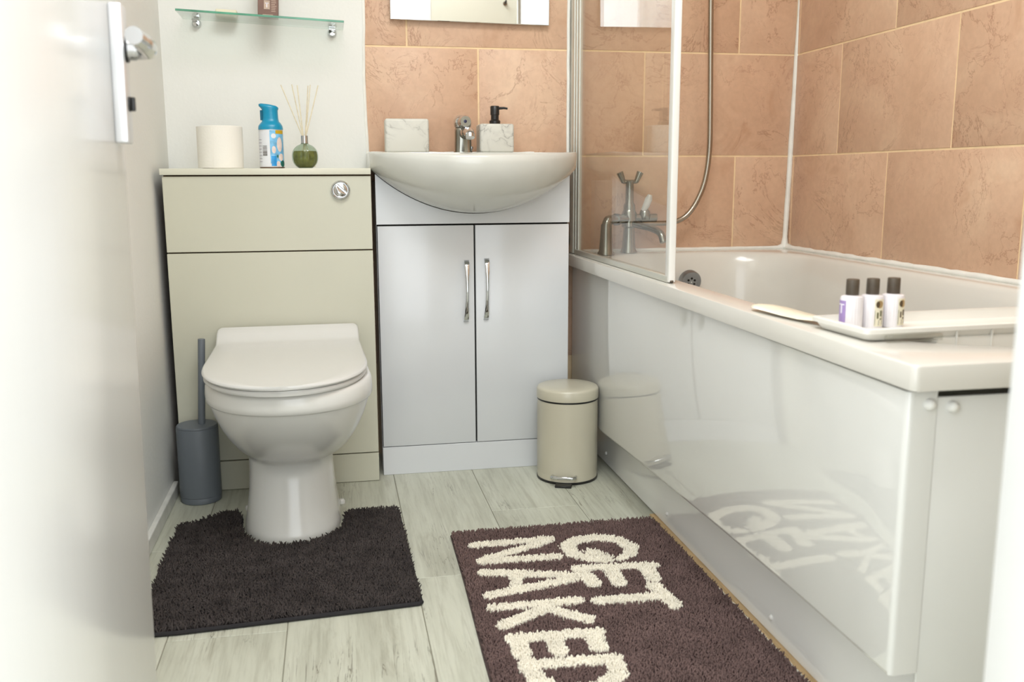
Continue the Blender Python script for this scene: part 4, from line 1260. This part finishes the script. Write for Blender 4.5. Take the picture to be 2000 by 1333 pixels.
def in_poly(P, poly):
    x, y = P[:, 0], P[:, 1]
    inside = np.zeros(len(P), bool)
    j = len(poly) - 1
    for i in range(len(poly)):
        xi, yi = poly[i]; xj, yj = poly[j]
        c = ((yi > y) != (yj > y)) & (x < (xj - xi) * (y - yi) / (yj - yi + 1e-12) + xi)
        inside ^= c
        j = i
    return inside


def grid_pts(x0, x1, y0, y1, step, z, seed):
    rng = np.random.default_rng(seed)
    gx, gy = np.meshgrid(np.arange(x0, x1, step), np.arange(y0, y1, step))
    gx = gx + (np.arange(gx.shape[0]) % 2)[:, None] * step * .5
    P = np.stack([gx.ravel(), gy.ravel(), np.full(gx.size, z)], 1)
    P[:, :2] += rng.uniform(-step * .42, step * .42, (len(P), 2))
    return P


def inset_poly(poly, d):
    out = []
    n = len(poly)
    area = sum(poly[i][0] * poly[(i + 1) % n][1] - poly[(i + 1) % n][0] * poly[i][1] for i in range(n))
    s = 1 if area > 0 else -1
    for i in range(n):
        a = Vector(poly[i - 1]); b = Vector(poly[i]); c = Vector(poly[(i + 1) % n])
        n1 = Vector((-(b - a).y, (b - a).x)).normalized() * s; n2 = Vector((-(c - b).y, (c - b).x)).normalized() * s
        m_ = (n1 + n2)
        m_ = m_.normalized() if m_.length > 1e-6 else n1
        out.append((b.x + m_.x * d, b.y + m_.y * d))
    return out


# contour mat round the toilet foot
cut = [(TCX + (cx_ - TCX) * 1.035, cy_ - 0.004) for cx_, cy_ in [(-0.3560, -0.4180), (-0.3400, -0.4260), (-0.3300, -0.4600), (-0.3270, -0.5200), (-0.3150, -0.5750), (-0.2900, -0.6200), (-0.2600, -0.6420), (-0.2250, -0.6480), (-0.1900, -0.6430), (-0.1540, -0.6230), (-0.1230, -0.5810), (-0.1130, -0.5280), (-0.1090, -0.4800), (-0.1000, -0.4660)]]
mat1 = [(-0.4720, -0.4900)] + [(-0.4300, -0.4720), (-0.3900, -0.4330)] + cut + [(-0.0400, -0.4680), (0.0150, -0.4740), (0.0215, -0.4850), (0.0260, -0.7800), (0.0300, -0.9650), (0.0230, -0.9790), (-0.20, -0.9950), (-0.39, -1.0080), (-0.4340, -1.0080), (-0.4540, -0.9960), (-0.4640, -0.9650), (-0.4760, -0.7200)]
tm = thing('toilet_mat', 'charcoal shaggy contour mat around the toilet foot', 'bath mat', (-0.22, -0.75, 0))
obj('backing', bm_prism(mat1, 0.0003, 0.0035, 0.001, 1), M_weave_dark, tm)
pil = grid_pts(-0.50, 0.05, -1.03, -0.40, 0.0031, 0.003, 11)
pil = pil[in_poly(pil, inset_poly(mat1, 0.004))]
foot = [(x, y) for x, y, z in pan_ring(0.0, .1125, -.6420, -.2445)]
pil = pil[~in_poly(pil, foot)]
tuft_mesh('pile', pil, 0.0115, 0.0017, M_mat_dark, tm, 12, lean=0.7)
obj('edge_binding', bm_tube([(x, y, 0.0045) for x, y in [(0.0275, -0.972), (0.0230, -0.979), (-0.20, -0.9955), (-0.39, -1.0090), (-0.4340, -1.0090), (-0.4550, -0.9965), (-0.4650, -0.965)]], 0.0040, 8), M_weave_dark, tm)

# plum mat with cream tufted words
lm = thing('lettered_bath_mat', 'plum brown shaggy mat with cream words GET NAKED', 'bath mat', (0.35, -1.05, 0))
mat2 = [(0.1190, -0.6600), (0.1230, -0.6550), (0.3500, -0.6545), (0.5760, -0.6535), (0.5840, -0.6600), (0.5850, -1.00), (0.5845, -1.3800), (0.5760, -1.3880), (0.35, -1.3880), (0.1100, -1.3880), (0.1030, -1.3800), (0.1060, -1.20), (0.1150, -0.90)]
obj('backing', bm_prism(mat2, 0.0003, 0.0035, 0.001, 1), M_weave_plum, lm)
STROKES = {
    'N': [((.1585, -.7475), (.3200, -.7456), .0135), ((.3170, -.7545), (.1640, -.8280), .0125), ((.1620, -.8340), (.3128, -.8395), .0135)],
    'A': [((.1560, -.8876), (.3200, -.9321), .0140), ((.1520, -.9888), (.3200, -.9493), .0140), ((.2130, -.9083), (.2060, -.9792), .0130)],
    'K': [((.1480, -1.0390), (.3060, -1.0405), .0130), ((.2375, -1.0575), (.3040, -1.1150), .0140), ((.2384, -1.0615), (.1550, -1.1080), .0140)],
    'E': [((.1620, -1.1571), (.3060, -1.1633), .0150), ((.1660, -1.1595), (.1665, -1.2160), .0165), ((.2291, -1.1595), (.2275, -1.2140), .0165), ((.2960, -1.1672), (.2950, -1.2120), .0165)],
    'D': [((.1640, -1.2436), (.3110, -1.2548), .0140), ((.3080, -1.2566), (.3000, -1.3040), .0160), ((.3000, -1.3040), (.2600, -1.3350), .0160), ((.2600, -1.3350), (.2000, -1.3300), .0160), ((.2000, -1.3300), (.1740, -1.2945), .0160), ((.1660, -1.2442), (.1740, -1.2945), .0160)],
    'G': [((.4120, -.8757), (.3806, -.8668), .0130), ((.3806, -.8668), (.3486, -.8316), .0160), ((.3486, -.8316), (.3489, -.7910), .0165), ((.3489, -.7910), (.3755, -.7630), .0165), ((.3755, -.7630), (.4168, -.7562), .0160), ((.4168, -.7562), (.4594, -.7750), .0160), ((.4594, -.7750), (.4781, -.8200), .0165), ((.4781, -.8200), (.4650, -.8560), .0150), ((.4650, -.8560), (.4400, -.8760), .0110), ((.4110, -.8660), (.3900, -.8280), .0145)],
    'E2': [((.3390, -.9036), (.4920, -.9176), .0130), ((.3435, -.9112), (.3527, -.9760), .0160), ((.4043, -.9146), (.4010, -.9850), .0160), ((.4760, -.9207), (.4714, -.9786), .0160)],
    'T': [((.3410, -1.0503), (.4694, -1.0532), .0145), ((.4610, -1.0080), (.4714, -1.0940), .0150)],
}
pil = grid_pts(0.09, 0.60, -1.40, -0.64, 0.0031, 0.003, 21)
pil = pil[in_poly(pil, inset_poly(mat2, 0.004))]
taken = np.zeros(len(pil), bool)
rngw = np.random.default_rng(5)
wob = rngw.uniform(-0.0012, 0.0012, len(pil))
for nm, st in STROKES.items():
    msk = np.zeros(len(pil), bool)
    for (ax, ay), (bx, by), rad_ in st:
        dx, dy = bx - ax, by - ay
        t = np.clip(((pil[:, 0] - ax) * dx + (pil[:, 1] - ay) * dy) / (dx * dx + dy * dy), 0, 1)
        dd = np.hypot(pil[:, 0] - ax - t * dx, pil[:, 1] - ay - t * dy)
        msk |= dd < rad_ - 0.0019 + wob
    msk &= ~taken
    taken |= msk
    extra = pil[msk] + np.array([0.0014, 0.0012, 0])
    tuft_mesh('letter', np.concatenate([pil[msk], extra]), 0.0130, 0.0019, M_mat_cream, lm, 30 + len(nm) + ord(nm[0]), label='cream letter ' + nm[0], lean=0.32)
tuft_mesh('pile', pil[~taken], 0.0105, 0.0016, M_mat_plum, lm, 22, lean=0.6)
fr = [(0.5855, y, 0.004) for y in np.arange(-1.385, -1.02, 0.01)]
obj('frayed_edge', bm_tube(fr, [0.0016 + 0.0006 * ((i * 7) % 3) for i in range(len(fr))], 6), M_mat_cream, lm, label='pale frayed edge')

bpy.context.view_layer.update()
